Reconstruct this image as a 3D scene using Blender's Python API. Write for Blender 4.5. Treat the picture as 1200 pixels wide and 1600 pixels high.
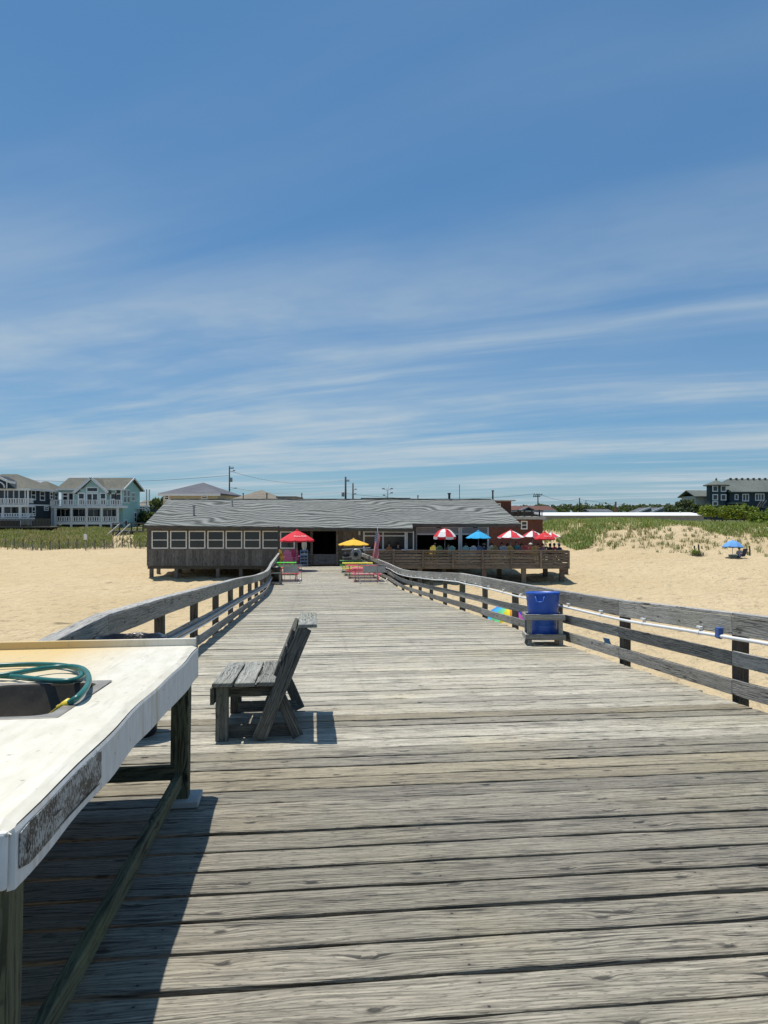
import bpy, math, random
import numpy as np
from mathutils import Vector, Matrix, noise as mnoise

for o in list(bpy.data.objects): bpy.data.objects.remove(o)
S = bpy.context.scene
COL = S.collection
R = math.radians
random.seed(7); RNG = np.random.default_rng(7)

# ------------------------------------------------------------------ camera
EYE = 1.6; F = 1109.0; SLOPE = 0.0667; TH = math.atan(0.1021)
cam = bpy.data.cameras.new('camera'); cam.sensor_fit = 'VERTICAL'; cam.sensor_height = 36.0
cam.lens = 36.0 * F / 1600.0; cam.clip_start = 0.05; cam.clip_end = 12000
camo = bpy.data.objects.new('camera', cam); COL.objects.link(camo)
camo.location = (0, 0, EYE); camo.rotation_euler = (R(90), 0, 0); S.camera = camo

# ------------------------------------------------------------------ node helper
class G:
    def __init__(s, nt):
        s.nt = nt; nt.nodes.clear()
    def n(s, t, props=None, **inp):
        d = s.nt.nodes.new(t)
        for k, v in (props or {}).items(): setattr(d, k, v)
        for k, v in inp.items():
            key = int(k[1:]) if k[0] == 'i' and k[1:].isdigit() else k.replace('_', ' ')
            s.put(d.inputs[key], v)
        return d
    def put(s, sock, v):
        if isinstance(v, bpy.types.NodeSocket): s.nt.links.new(v, sock)
        elif isinstance(v, (tuple, list)) and len(v) == 3 and sock.type == 'RGBA': sock.default_value = (*v, 1)
        else: sock.default_value = v
    def m(s, op, a, b=0.0, c=None, clamp=False):
        d = s.n('ShaderNodeMath', {'operation': op, 'use_clamp': clamp}, i0=a, i1=b)
        if c is not None: s.put(d.inputs[2], c)
        return d.outputs[0]
    def vm(s, op, a, b=(0, 0, 0)):
        return s.n('ShaderNodeVectorMath', {'operation': op}, i0=a, i1=b).outputs[0]
    def mix(s, f, a, b, mode='MIX'):
        d = s.n('ShaderNodeMix', {'data_type': 'RGBA', 'blend_type': mode, 'clamp_factor': True})
        s.put(d.inputs[0], f); s.put(d.inputs[6], a); s.put(d.inputs[7], b)
        return d.outputs[2]
    def mr(s, v, a, b, c=0.0, d=1.0, smooth=False):
        return s.n('ShaderNodeMapRange', {'interpolation_type': 'SMOOTHSTEP' if smooth else 'LINEAR'}, i0=v, i1=a, i2=b, i3=c, i4=d).outputs[0]
    def noise(s, vec, scale=1.0, detail=3.0, rough=0.55, dist=0.0):
        return s.n('ShaderNodeTexNoise', None, Vector=vec, Scale=scale, Detail=detail, Roughness=rough, Distortion=dist).outputs[0]
    def sep(s, v): return s.n('ShaderNodeSeparateXYZ', None, i0=v).outputs
    def comb(s, x, y, z): return s.n('ShaderNodeCombineXYZ', None, i0=x, i1=y, i2=z).outputs[0]

# ------------------------------------------------------------------ sky and sun
SUNV = Vector((-0.195, 0.205, 1.0)).normalized()
w = bpy.data.worlds.new('World'); S.world = w; w.use_nodes = True
g = G(w.node_tree)
sky = g.n('ShaderNodeTexSky', {'sky_type': 'NISHITA', 'sun_disc': False, 'sun_elevation': math.asin(SUNV.z),
          'sun_rotation': math.atan2(SUNV.x, SUNV.y), 'altitude': 5.0, 'air_density': 1.0, 'dust_density': 0.25, 'ozone_density': 3.0})
dirv = g.n('ShaderNodeTexCoord').outputs['Generated']
dx, dy, dz = g.sep(dirv)
zz = g.m('ADD', g.m('MAXIMUM', dz, 0.0), 0.045)
u = g.m('DIVIDE', dx, zz); v = g.m('DIVIDE', dy, zz)
# cirrus: streaks lying nearly along x, swept a little towards the viewer on the right
ur = g.m('SUBTRACT', g.m('MULTIPLY', u, 0.89), g.m('MULTIPLY', v, 0.456))
vr = g.m('ADD', g.m('MULTIPLY', u, 0.456), g.m('MULTIPLY', v, 0.89))
SEED = 2.9
warp = g.noise(g.comb(g.m('MULTIPLY', ur, 0.22), g.m('MULTIPLY', vr, 0.3), 3.1), 1.0, 3, 0.5)
vw = g.m('ADD', vr, g.m('MULTIPLY', warp, 1.3))
st1 = g.noise(g.comb(g.m('MULTIPLY', ur, 0.09), g.m('MULTIPLY', vw, 0.55), SEED), 1.0, 5, 0.55)
st2 = g.noise(g.comb(g.m('MULTIPLY', ur, 0.30), g.m('MULTIPLY', vw, 1.7), 7.7), 1.0, 4, 0.55)
veil = g.noise(g.comb(g.m('MULTIPLY', ur, 0.35), g.m('MULTIPLY', vr, 0.55), 12.3), 1.0, 4, 0.55)
band = g.m('ADD', g.m('MULTIPLY', st1, 0.70), g.m('MULTIPLY', st2, 0.30))
c1 = g.mr(band, 0.42, 0.60, 0, 1, True)
c2 = g.mr(st2, 0.30, 0.70, 0.45, 1.0)
cl = g.m('MULTIPLY', c1, c2)
thick = g.mr(dz, 0.10, 0.42, 1.0, 0.15, True)           # slant path: thin cirrus looks denser low down
cl = g.m('MULTIPLY', cl, thick)
patch = g.noise(g.comb(g.m('MULTIPLY', ur, 0.55), g.m('MULTIPLY', vr, 0.75), 21.7), 1.0, 5, 0.62)
cl = g.m('MULTIPLY', cl, g.mr(patch, 0.34, 0.62, 0.42, 1.12, True))
cl = g.m('ADD', g.m('MULTIPLY', cl, 0.95), g.m('MULTIPLY', g.mr(veil, 0.35, 0.75, 0, 1, True), 0.16), clamp=True)
skyc = g.mix(1.0, sky.outputs[0], (0.74, 0.98, 1.12), 'MULTIPLY')
skyc = g.mix(0.42, skyc, (1.0, 3.0, 5.9))
skyc = g.mix(cl, skyc, (5.4, 6.5, 7.3))
bg = g.n('ShaderNodeBackground', None, Color=skyc, Strength=0.089)
g.nt.links.new(bg.outputs[0], g.n('ShaderNodeOutputWorld').inputs[0])

sun = bpy.data.lights.new('sun', 'SUN'); sun.energy = 5.0; sun.angle = R(0.53); sun.color = (1.0, 0.955, 0.88)
suno = bpy.data.objects.new('sun', sun); COL.objects.link(suno)
suno.rotation_euler = SUNV.to_track_quat('Z', 'Y').to_euler(); suno.location = (-20, 20, 80)

S.view_settings.view_transform = 'Standard'; S.view_settings.look = 'None'
S.view_settings.gamma = 1.0; S.view_settings.exposure = 0.0; S.view_settings.use_curve_mapping = False
S.render.engine = 'CYCLES'

# ------------------------------------------------------------------ geometry helpers
def at(px, py, d):                       # world point at camera depth d
    return Vector(((px - 600) / F * d, d, EYE + (800 - py) / F * d))
def wx(px, d): return (px - 600) / F * d
def wz(py, d): return EYE + (800 - py) / F * d
FLOOR = -2.53
def zdeck(y):
    if y < 34: return -SLOPE * y
    if y > 42: return FLOOR
    t = (y - 34) / 8.0
    z0, m0 = -SLOPE * 34, -SLOPE * 8
    return (2*t**3-3*t*t+1)*z0 + (t**3-2*t*t+t)*m0 + (-2*t**3+3*t*t)*FLOOR
CT, ST = math.cos(TH), math.sin(TH)
def p2w(x, y, z=0.0): return Vector((x*CT - y*ST, x*ST + y*CT, z))

class MB:
    def __init__(s): s.v = []; s.f = []
    def add(s, vs, fs):
        b = len(s.v); s.v += [tuple(p) for p in vs]; s.f += [tuple(i + b for i in f) for f in fs]; return s
    def box(s, x0, y0, z0, x1, y1, z1):
        return s.add([(x0,y0,z0),(x1,y0,z0),(x1,y1,z0),(x0,y1,z0),(x0,y0,z1),(x1,y0,z1),(x1,y1,z1),(x0,y1,z1)],
                     [(3,2,1,0),(4,5,6,7),(0,1,5,4),(1,2,6,5),(2,3,7,6),(3,0,4,7)])
    def bar(s, p, q, w, h, up=(0,0,1)):
        p, q = Vector(p), Vector(q); d = (q-p).normalized(); up = Vector(up)
        sd = d.cross(up)
        if sd.length < 1e-4: sd = d.cross(Vector((1,0,0)))
        sd.normalize(); u = sd.cross(d).normalized(); a, b = sd*w/2, u*h/2
        return s.add([p-a-b,p+a-b,p+a+b,p-a+b,q-a-b,q+a-b,q+a+b,q-a+b],
                     [(0,1,2,3),(7,6,5,4),(1,0,4,5),(2,1,5,6),(3,2,6,7),(0,3,7,4)])
    def tube(s, pts, r, n=8, taper=None):
        pts = [Vector(p) for p in pts]; vs = []; fs = []; k = len(pts); pu = None
        for i, p in enumerate(pts):
            d = (pts[min(i+1,k-1)] - pts[max(i-1,0)]).normalized()
            if pu is None:
                pu = d.cross(Vector((0,0,1)))
                if pu.length < 1e-3: pu = d.cross(Vector((1,0,0)))
            pu = (pu - d*pu.dot(d)).normalized(); pv = d.cross(pu)
            rr = r if taper is None else r*taper[i]
            vs += [p + (pu*math.cos(2*math.pi*j/n) + pv*math.sin(2*math.pi*j/n))*rr for j in range(n)]
        for i in range(k-1):
            for j in range(n):
                fs.append((i*n+j, i*n+(j+1)%n, (i+1)*n+(j+1)%n, (i+1)*n+j))
        fs.append(tuple(range(n-1,-1,-1))); fs.append(tuple((k-1)*n+j for j in range(n)))
        return s.add(vs, fs)
    def lathe(s, prof, n=20, c=(0,0,0), close=False):
        vs = []; fs = []; k = len(prof)
        for r, z in prof:
            vs += [(c[0]+r*math.cos(2*math.pi*j/n), c[1]+r*math.sin(2*math.pi*j/n), c[2]+z) for j in range(n)]
        for i in range(k-1):
            for j in range(n):
                fs.append((i*n+j, i*n+(j+1)%n, (i+1)*n+(j+1)%n, (i+1)*n+j))
        if close: fs.append(tuple(range(n-1,-1,-1))); fs.append(tuple((k-1)*n+j for j in range(n)))
        return s.add(vs, fs)
    def prism(s, pts, a, b, axis='y'):       # polygon (u,v) extruded: axis y -> (u,t,v); x -> (t,u,v); z -> (u,v,t)
        mk = {'y': lambda u,v,t:(u,t,v), 'x': lambda u,v,t:(t,u,v), 'z': lambda u,v,t:(u,v,t)}[axis]
        n = len(pts)
        return s.add([mk(u,v,a) for u,v in pts]+[mk(u,v,b) for u,v in pts],
                     [tuple(range(n-1,-1,-1)), tuple(range(n,2*n))]+[(i,(i+1)%n,n+(i+1)%n,n+i) for i in range(n)])
    def mesh(s, name, mat=None, smooth=False):
        me = bpy.data.meshes.new(name); me.from_pydata(s.v, [], s.f); me.update()
        import bmesh as _b
        bm = _b.new(); bm.from_mesh(me); _b.ops.recalc_face_normals(bm, faces=bm.faces); bm.to_mesh(me); bm.free()
        if mat: me.materials.append(mat)
        if smooth: me.polygons.foreach_set('use_smooth', [True]*len(me.polygons))
        return me
    def build(s, name, mat, parent=None, smooth=False, bevel=0, loc=None, rot=None, color=None):
        o = link(name, s.mesh(name, mat, smooth), parent)
        if loc is not None: o.location = loc
        if rot is not None: o.rotation_euler = rot
        if color: o.color = (*color, 1)
        if bevel: bev(o, bevel)
        return o
def bev(o, wd, seg=2):
    m = o.modifiers.new('bevel', 'BEVEL'); m.width = wd; m.segments = seg; m.limit_method = 'ANGLE'; m.angle_limit = R(40)
def link(name, data, parent=None):
    o = bpy.data.objects.new(name, data); COL.objects.link(o)
    if parent: o.parent = parent
    return o
def tag(o, label=None, cat=None, group=None, kind=None):
    if label: o['label'] = label
    if cat: o['category'] = cat
    if group: o['group'] = group
    if kind: o['kind'] = kind
    return o
def empty(name, loc=(0,0,0), rot=(0,0,0)):
    o = link(name, None); o.location = loc; o.rotation_euler = rot; o.empty_display_size = 0.2; return o
def thing(name, label, cat, loc=(0,0,0), rot=(0,0,0), group=None):
    return tag(empty(name, loc, rot), label, cat, group)
def copy_tree(o, parent=None):
    c = o.copy(); COL.objects.link(c); c.parent = parent
    for ch in list(o.children): copy_tree(ch, c)
    return c
_bc = {}
def board_mesh(L, wd, t, mat, seg=1, jit=0.0, var=0):
    key = (round(L,2), round(wd,3), round(t,3), mat.name, seg, jit, var)
    if key in _bc: return _bc[key]
    rr = random.Random(hash(key[:3]) + var*77)
    vs = []; fs = []
    for i in range(seg+1):
        x = L*i/seg - L/2
        e = lambda: rr.uniform(-jit, jit)
        dy = e()*0.8
        vs += [(x, -wd/2+dy+e(), -t/2), (x, wd/2+dy+e(), -t/2), (x, wd/2+dy+e(), t/2+e()*.6), (x, -wd/2+dy+e(), t/2+e()*.6)]
    for i in range(seg):
        for j in range(4):
            fs.append((i*4+j, i*4+(j+1)%4, i*4+4+(j+1)%4, i*4+4+j))
    fs.append((3,2,1,0)); b = seg*4; fs.append((b,b+1,b+2,b+3))
    me = MB().add(vs, fs).mesh('board', mat); _bc[key] = me
    return me
def board(name, p, q, wd, t, mat, parent=None, up=(0,0,1), seg=1, jit=0.0, var=0, bevel=0, color=None):
    """a plank from p to q; its own local X runs along the grain; t measured along up, wd across"""
    p, q = Vector(p), Vector(q); d = q-p; L = d.length; d.normalize(); up = Vector(up)
    if abs(d.dot(up)) > 0.98: up = Vector((0,1,0)) if abs(d.y) < .9 else Vector((1,0,0))
    y = up.cross(d).normalized(); z = d.cross(y)
    o = link(name, board_mesh(L, wd, t, mat, seg, jit, var), parent)
    M = Matrix((d, y, z)).transposed().to_4x4(); M.translation = (p+q)/2
    o.matrix_local = M
    if bevel: bev(o, bevel, 1)
    if color: o.color = (*color, 1)
    return o

# ------------------------------------------------------------------ materials
def newmat(name):
    m = bpy.data.materials.new(name); m.use_nodes = True; return m, G(m.node_tree)
def finish(g, col, rough=0.7, bump=None, bstr=0.3, bdist=0.01, metallic=0.0, spec=0.5, **kw):
    b = g.n('ShaderNodeBsdfPrincipled', None, Base_Color=col, Roughness=rough, Metallic=metallic)
    b.inputs['Specular IOR Level'].default_value = spec
    for k, v in kw.items(): g.put(b.inputs[k.replace('_', ' ')], v)
    if bump is not None:
        bp = g.n('ShaderNodeBump', None, Strength=bstr, Distance=bdist, Height=bump)
        g.nt.links.new(bp.outputs[0], b.inputs['Normal'])
    g.nt.links.new(b.outputs[0], g.n('ShaderNodeOutputMaterial').inputs[0])
def simple(name, col, rough=0.6, var=0.25, scale=3.0, metallic=0.0, bstr=0.15, spec=0.4, stretch=(1,1,1)):
    m, g = newmat(name)
    co = g.n('ShaderNodeTexCoord').outputs['Object']
    nz = g.noise(g.vm('MULTIPLY', co, stretch), scale, 5, 0.6)
    c = g.mix(g.mr(nz, 0.3, 0.7), tuple(x*(1-var) for x in col), tuple(min(1, x*(1+var)) for x in col))
    finish(g, c, rough, nz, bstr, 0.02, metallic, spec); return m
def paint(name, rough=0.5, wear=0.2, scale=4.0):      # colour comes from each object's own colour
    m, g = newmat(name)
    co = g.n('ShaderNodeTexCoord').outputs['Object']; oi = g.n('ShaderNodeObjectInfo')
    nz = g.noise(co, scale, 5, 0.6)
    c = g.mix(g.mr(nz, 0.3, 0.75), oi.outputs['Color'], g.mix(wear, oi.outputs['Color'], (0.5, 0.48, 0.45)))
    finish(g, c, rough, nz, 0.1, 0.01); return m
def wood(name, dark, light, warm, moss=0.0, knots=0.5, rough=0.85, gscale=1.0, bstr=0.55, vary=0.35, spec=0.25, nails=False):
    m, g = newmat(name)
    co = g.n('ShaderNodeTexCoord').outputs['Object']; oi = g.n('ShaderNodeObjectInfo'); rnd = oi.outputs['Random']
    geo = g.n('ShaderNodeNewGeometry').outputs['Position']
    x, y, z = g.sep(co)
    x = g.m('ADD', x, g.m('MULTIPLY', rnd, 173.0)); y = g.m('ADD', g.m('ADD', y, z), g.m('MULTIPLY', rnd, 61.0))
    # knots
    vor = g.n('ShaderNodeTexVoronoi', {'voronoi_dimensions': '2D'}, Vector=g.comb(g.m('ADD', g.m('MULTIPLY', x, 1.9), g.m('MULTIPLY', g.noise(g.comb(g.m('MULTIPLY', x, 9.0), g.m('MULTIPLY', y, 30.0), 0), 1.0, 2, 0.5), 0.10)), g.m('ADD', g.m('MULTIPLY', y, 4.6), g.m('MULTIPLY', g.noise(g.comb(g.m('MULTIPLY', x, 20.0), g.m('MULTIPLY', y, 45.0), 4), 1.0, 2, 0.5), 0.10)), 0), Scale=1.0)
    kd = vor.outputs['Distance']; kon = g.m('GREATER_THAN', g.sep(vor.outputs['Color'])[0], 1.0 - knots)
    kb = g.m('MULTIPLY', g.m('DIVIDE', 1.0, g.m('ADD', 1.0, g.m('POWER', g.m('MULTIPLY', kd, 13.0), 2.0))), kon)
    wob = g.noise(g.comb(g.m('MULTIPLY', x, 0.9), g.m('MULTIPLY', y, 4.0), 0.3), 1.0, 2, 0.5)
    yw = g.m('ADD', y, g.m('ADD', g.m('MULTIPLY', wob, 0.10), g.m('MULTIPLY', kb, 0.035)))
    rings = g.m('SINE', g.m('ADD', g.m('MULTIPLY', yw, 290.0*gscale), g.m('MULTIPLY', wob, 30.0)))
    rings = g.mr(rings, -1, 1)
    fine = g.noise(g.comb(g.m('MULTIPLY', x, 5.0), g.m('MULTIPLY', yw, 210.0*gscale), 0), 1.0, 4, 0.65)
    mid = g.noise(g.comb(g.m('MULTIPLY', x, 1.6), g.m('MULTIPLY', yw, 34.0*gscale), 5.0), 1.0, 4, 0.6)
    crk = g.noise(g.comb(g.m('MULTIPLY', x, 3.2), g.m('MULTIPLY', yw, 75.0*gscale), 9.0), 1.0, 3, 0.5)
    crkmask = g.noise(g.comb(g.m('MULTIPLY', x, 0.7), g.m('MULTIPLY', y, 6.0), 2.0), 1.0, 2, 0.5)
    crk = g.m('MULTIPLY', g.mr(crk, 0.535, 0.60, 0, 1), g.mr(crkmask, 0.40, 0.60, 0.15, 1.0))
    gr = g.m('ADD', g.m('ADD', g.m('MULTIPLY', fine, 0.45), g.m('MULTIPLY', mid, 0.45)), g.m('MULTIPLY', rings, 0.09))
    c = g.mix(g.mr(gr, 0.34, 0.64), dark, light)
    blotch = g.noise(geo, 0.9, 4, 0.6)
    c = g.mix(g.m('MULTIPLY', g.mr(blotch, 0.5, 0.75), 0.55), c, warm, 'MIX')
    if moss > 0:
        ms = g.m('MULTIPLY', g.mr(g.noise(geo, 0.45, 4, 0.6), 0.5, 0.7), moss)
        c = g.mix(ms, c, g.mix(0.5, c, (0.17, 0.19, 0.06)))
    spk = g.noise(g.comb(g.m('MULTIPLY', x, 15.0), g.m('MULTIPLY', yw, 105.0*gscale), 1.0), 1.0, 3, 0.6)
    c = g.mix(g.m('MULTIPLY', g.mr(spk, 0.55, 0.64), 0.6), c, tuple(v*0.5 for v in dark))
    c = g.mix(g.m('MULTIPLY', g.mr(g.m('ADD', kb, g.m('MULTIPLY', g.m('SUBTRACT', fine, 0.5), 0.7)), 0.42, 0.75), 0.85), c, tuple(v*0.35 for v in dark))
    c = g.mix(g.m('MULTIPLY', crk, 0.9), c, tuple(v*0.25 for v in dark))
    if nails:                                   # nail heads over each stringer, with a little rust round them
        lx, ly, lz = g.sep(co)
        nx_ = g.m('SUBTRACT', g.m('FRACT', g.m('DIVIDE', g.m('ADD', lx, g.m('ADD', 3.8, g.m('MULTIPLY', rnd, 0.03))), 1.27)), 0.5)
        nx_ = g.m('MULTIPLY', nx_, 1.27); ny_ = g.m('SUBTRACT', g.m('ABSOLUTE', g.m('ADD', ly, g.m('MULTIPLY', g.m('SUBTRACT', rnd, .5), .02))), 0.072)
        nd = g.m('SQRT', g.m('ADD', g.m('MULTIPLY', nx_, nx_), g.m('MULTIPLY', ny_, ny_)))
        nd2 = g.m('SQRT', g.m('ADD', g.m('MULTIPLY', g.m('MULTIPLY', nx_, nx_), 0.12), g.m('MULTIPLY', ny_, ny_)))
        c = g.mix(g.m('MULTIPLY', g.mr(nd2, 0.004, 0.020, 1, 0), 0.55), c, (0.09, 0.075, 0.06))
        c = g.mix(g.mr(nd, 0.0055, 0.0075, 1, 0), c, (0.03, 0.022, 0.018))
    vv = g.mr(rnd, 0, 1, 1-vary, 1+vary*0.45)
    c = g.mix(1.0, c, g.comb(vv, vv, vv), 'MULTIPLY')
    h = g.m('SUBTRACT', g.m('ADD', gr, g.m('MULTIPLY', rings, 0.15)), g.m('ADD', g.m('MULTIPLY', crk, 1.0), g.m('MULTIPLY', kb, 0.3)))
    finish(g, c, rough, h, bstr, 0.006, 0.0, spec); return m

M = {}
M['deck'] = wood('weathered_deck_wood', (0.13, 0.117, 0.088), (0.74, 0.685, 0.555), (0.62, 0.53, 0.37), moss=0.3, knots=0.28, rough=0.6, spec=0.3, vary=0.26, nails=True)
M['deckd'] = wood('dark_deck_wood', (0.062, 0.054, 0.041), (0.40, 0.365, 0.285), (0.33, 0.275, 0.19), moss=0.22, knots=0.5, rough=0.6, spec=0.35, vary=0.22, nails=True)  # darker, browner wood for the near planks
M['deckt'] = wood('tan_deck_wood', (0.13, 0.11, 0.075), (0.43, 0.375, 0.265), (0.40, 0.32, 0.19), moss=0.3, knots=0.3, rough=0.6, spec=0.35, vary=0.15, nails=True)
M['slat'] = wood('pale_bench_slat', (0.12, 0.122, 0.11), (0.37, 0.375, 0.345), (0.24, 0.24, 0.18), moss=0.3, knots=0.3)  # paler than the bench frame, for the seat and cap slats
M['cap'] = wood('sunlit_cap_wood', (0.24, 0.235, 0.22), (0.52, 0.51, 0.48), (0.40, 0.38, 0.33), knots=0.2, vary=0.2)  # paler than the rail boards: sunlight on the cap put into the colour
M['rail'] = wood('weathered_rail_wood', (0.16, 0.153, 0.137), (0.51, 0.49, 0.44), (0.38, 0.35, 0.28), moss=0.2, knots=0.3)
M['bench'] = wood('bench_wood', (0.05, 0.05, 0.043), (0.22, 0.22, 0.195), (0.14, 0.145, 0.10), moss=0.5, knots=0.3)
M['post'] = wood('dark_post_wood', (0.06, 0.052, 0.045), (0.17, 0.155, 0.13), (0.13, 0.12, 0.09), moss=0.4, knots=0.2)
M['tleg'] = wood('mossy_table_wood', (0.055, 0.055, 0.035), (0.16, 0.165, 0.10), (0.10, 0.13, 0.05), moss=1.0, knots=0.2)
M['siding'] = wood('grey_siding_wood', (0.105, 0.102, 0.098), (0.26, 0.252, 0.24), (0.17, 0.15, 0.13), knots=0.1, gscale=0.35)
M['brown'] = wood('brown_deck_wood', (0.12, 0.095, 0.075), (0.30, 0.25, 0.20), (0.24, 0.19, 0.13), knots=0.1, gscale=0.4)
M['paint'] = paint('painted_wood'); M['cloth'] = paint('canvas', 0.85, 0.05, 1.5); M['plastic'] = paint('moulded_plastic', 0.45, 0.07, 6.0)
M['white'] = simple('white_paint', (0.74, 0.75, 0.74), 0.5, 0.06)
M['wframe'] = simple('white_window_frame', (0.80, 0.80, 0.78), 0.5, 0.08)
M['greyp'] = simple('grey_painted_panel', (0.33, 0.33, 0.34), 0.6, 0.12)
M['pvc'] = simple('white_pvc', (0.75, 0.76, 0.76), 0.35, 0.06)
M['steel'] = simple('galvanised_steel', (0.30, 0.31, 0.32), 0.45, 0.2, 6, 0.6)
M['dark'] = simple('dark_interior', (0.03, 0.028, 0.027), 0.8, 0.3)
M['black'] = simple('black_plastic', (0.012, 0.012, 0.013), 0.4, 0.3)
M['glass'] = simple('dark_window_glass', (0.018, 0.022, 0.026), 0.12, 0.3, 0.6, 0, 0.03, 0.6)
M['navy'] = simple('dark_navy_siding', (0.022, 0.034, 0.045), 0.7, 0.2, 1, 0, 0.2, 0.3, (0.2, 0.2, 6))
M['mint'] = simple('mint_siding', (0.34, 0.54, 0.50), 0.7, 0.08, 1, 0, 0.2, 0.3, (0.2, 0.2, 6))
M['teal'] = simple('dark_teal_siding', (0.035, 0.055, 0.066), 0.7, 0.2, 1, 0, 0.2, 0.3, (0.2, 0.2, 6))
M['cream'] = simple('cream_siding', (0.46, 0.43, 0.30), 0.7, 0.1)
M['brick'] = simple('red_brick', (0.12, 0.048, 0.036), 0.85, 0.25, 2.5)
M['pole'] = simple('creosoted_pole', (0.07, 0.06, 0.05), 0.85, 0.3, 2, 0, 0.3, 0.2, (3, 3, .4))
M['skin'] = simple('skin', (0.42, 0.25, 0.17), 0.6, 0.08); M['hair'] = simple('dark_hair', (0.025, 0.018, 0.014), 0.7, 0.3)
M['conc'] = simple('pale_concrete', (0.42, 0.41, 0.38), 0.85, 0.15)

def roofmat(name, c0, c1, course=0.16, moire=0.0):
    m, g = newmat(name); co = g.n('ShaderNodeTexCoord').outputs['Object']; x, y, z = g.sep(co)
    run = g.m('ADD', y, z)
    bands = g.m('FRACT', g.m('DIVIDE', run, course))
    tabs = g.n('ShaderNodeTexWhiteNoise', {'noise_dimensions': '2D'}, Vector=g.comb(g.m('FLOOR', g.m('DIVIDE', x, 0.33)), g.m('FLOOR', g.m('DIVIDE', run, course)), 0)).outputs[0]
    big = g.noise(co, 0.25, 4, 0.6)
    f = g.m('ADD', g.m('MULTIPLY', tabs, 0.35), g.m('MULTIPLY', big, 0.65))
    if moire:
        nz = g.noise(g.comb(g.m('MULTIPLY', x, 0.19), g.m('MULTIPLY', y, 0.30), 4), 1, 1.5, 0.4)
        wv = g.m('SINE', g.m('ADD', g.m('MULTIPLY', y, 13.0), g.m('MULTIPLY', nz, 55.0)))
        wv = g.m('ADD', wv, g.m('MULTIPLY', g.m('SINE', g.m('ADD', g.m('MULTIPLY', x, 11.0), g.m('MULTIPLY', y, 17.0))), 0.35))
        f = g.m('ADD', g.m('MULTIPLY', f, 1-moire), g.m('MULTIPLY', g.mr(wv, -1.2, 1.2), moire))
    c = g.mix(g.mr(f, 0.2, 0.8), c0, c1)
    c = g.mix(g.m('MULTIPLY', g.m('LESS_THAN', bands, 0.12), 0.3), c, tuple(v*0.4 for v in c0))
    finish(g, c, 0.9, g.m('ADD', bands, g.m('MULTIPLY', tabs, 0.4)), 0.4, 0.02, 0, 0.2); return m
M['roof'] = roofmat('grey_green_shingles', (0.048, 0.054, 0.05), (0.275, 0.286, 0.27), 0.14, 0.58)
M['roofb'] = roofmat('brown_grey_shingles', (0.085, 0.085, 0.07), (0.175, 0.172, 0.143), 0.16)
M['roofg'] = roofmat('blue_grey_shingles', (0.085, 0.09, 0.105), (0.16, 0.165, 0.185), 0.16)
M['rooft'] = roofmat('tan_shingles', (0.14, 0.125, 0.10), (0.28, 0.25, 0.205), 0.16)
M['roofd'] = roofmat('green_grey_shingles', (0.09, 0.105, 0.095), (0.17, 0.19, 0.17), 0.16)
M['roofr'] = roofmat('red_shingles', (0.10, 0.048, 0.04), (0.17, 0.085, 0.068), 0.16)

def leafmat(name, c0, c1, c2):
    m, g = newmat(name)
    geo = g.n('ShaderNodeNewGeometry'); pos = geo.outputs['Position']; ri = geo.outputs['Random Per Island']
    c = g.mix(ri, c0, c1); c = g.mix(g.mr(g.noise(pos, 0.35, 4, 0.6), 0.42, 0.68), c, c2)
    b = g.n('ShaderNodeBsdfPrincipled', None, Base_Color=c, Roughness=0.6); b.inputs['Specular IOR Level'].default_value = 0.3
    t = g.n('ShaderNodeBsdfTranslucent', None, Color=g.mix(0.5, c, (0.3, 0.35, 0.04)))
    mx = g.n('ShaderNodeMixShader', None, i0=0.3); g.nt.links.new(b.outputs[0], mx.inputs[1]); g.nt.links.new(t.outputs[0], mx.inputs[2])
    g.nt.links.new(mx.outputs[0], g.n('ShaderNodeOutputMaterial').inputs[0]); return m
M['grass'] = leafmat('dune_grass', (0.08, 0.15, 0.03), (0.16, 0.235, 0.06), (0.22, 0.235, 0.09))
M['scrub'] = leafmat('dune_scrub', (0.065, 0.105, 0.03), (0.15, 0.18, 0.06), (0.20, 0.165, 0.09))
M['shrub'] = leafmat('beach_shrub_leaves', (0.11, 0.17, 0.02), (0.23, 0.30, 0.04), (0.18, 0.24, 0.03))
M['pine'] = leafmat('pine_needles', (0.02, 0.04, 0.015), (0.045, 0.075, 0.025), (0.03, 0.06, 0.02))
M['wood'] = leafmat('far_wood_leaves', (0.025, 0.045, 0.02), (0.05, 0.075, 0.035), (0.04, 0.06, 0.03))

# sand
m, g = newmat('beach_sand'); M['sand'] = m
pos = g.n('ShaderNodeNewGeometry').outputs['Position']; px_, py_, pz_ = g.sep(pos)
n1 = g.noise(pos, 0.07, 4, 0.55); n2 = g.noise(pos, 2.2, 5, 0.65); n3 = g.noise(pos, 9.0, 4, 0.6); n4 = g.noise(pos, 60.0, 2, 0.5)
c = g.mix(g.mr(n1, 0.35, 0.65), (0.53, 0.415, 0.245), (0.59, 0.47, 0.295))
c = g.mix(g.m('MULTIPLY', g.mr(n2, 0.45, 0.72), 0.42), c, (0.40, 0.30, 0.17))
c = g.mix(g.m('MULTIPLY', g.mr(n4, 0.45, 0.8), 0.25), c, (0.36, 0.28, 0.17))
wrk = g.m('MULTIPLY', g.mr(g.noise(g.vm('MULTIPLY', pos, (0.35, 1.2, 1)), 1.0, 6, 0.7), 0.61, 0.67), g.mr(g.noise(pos, 0.09, 2, 0.5), 0.48, 0.60))
c = g.mix(g.m('MULTIPLY', wrk, 0.75), c, (0.13, 0.10, 0.06))
c = g.mix(g.m('MULTIPLY', g.mr(g.noise(pos, 0.33, 5, 0.65), 0.48, 0.68), 0.32), c, (0.43, 0.335, 0.20))
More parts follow.
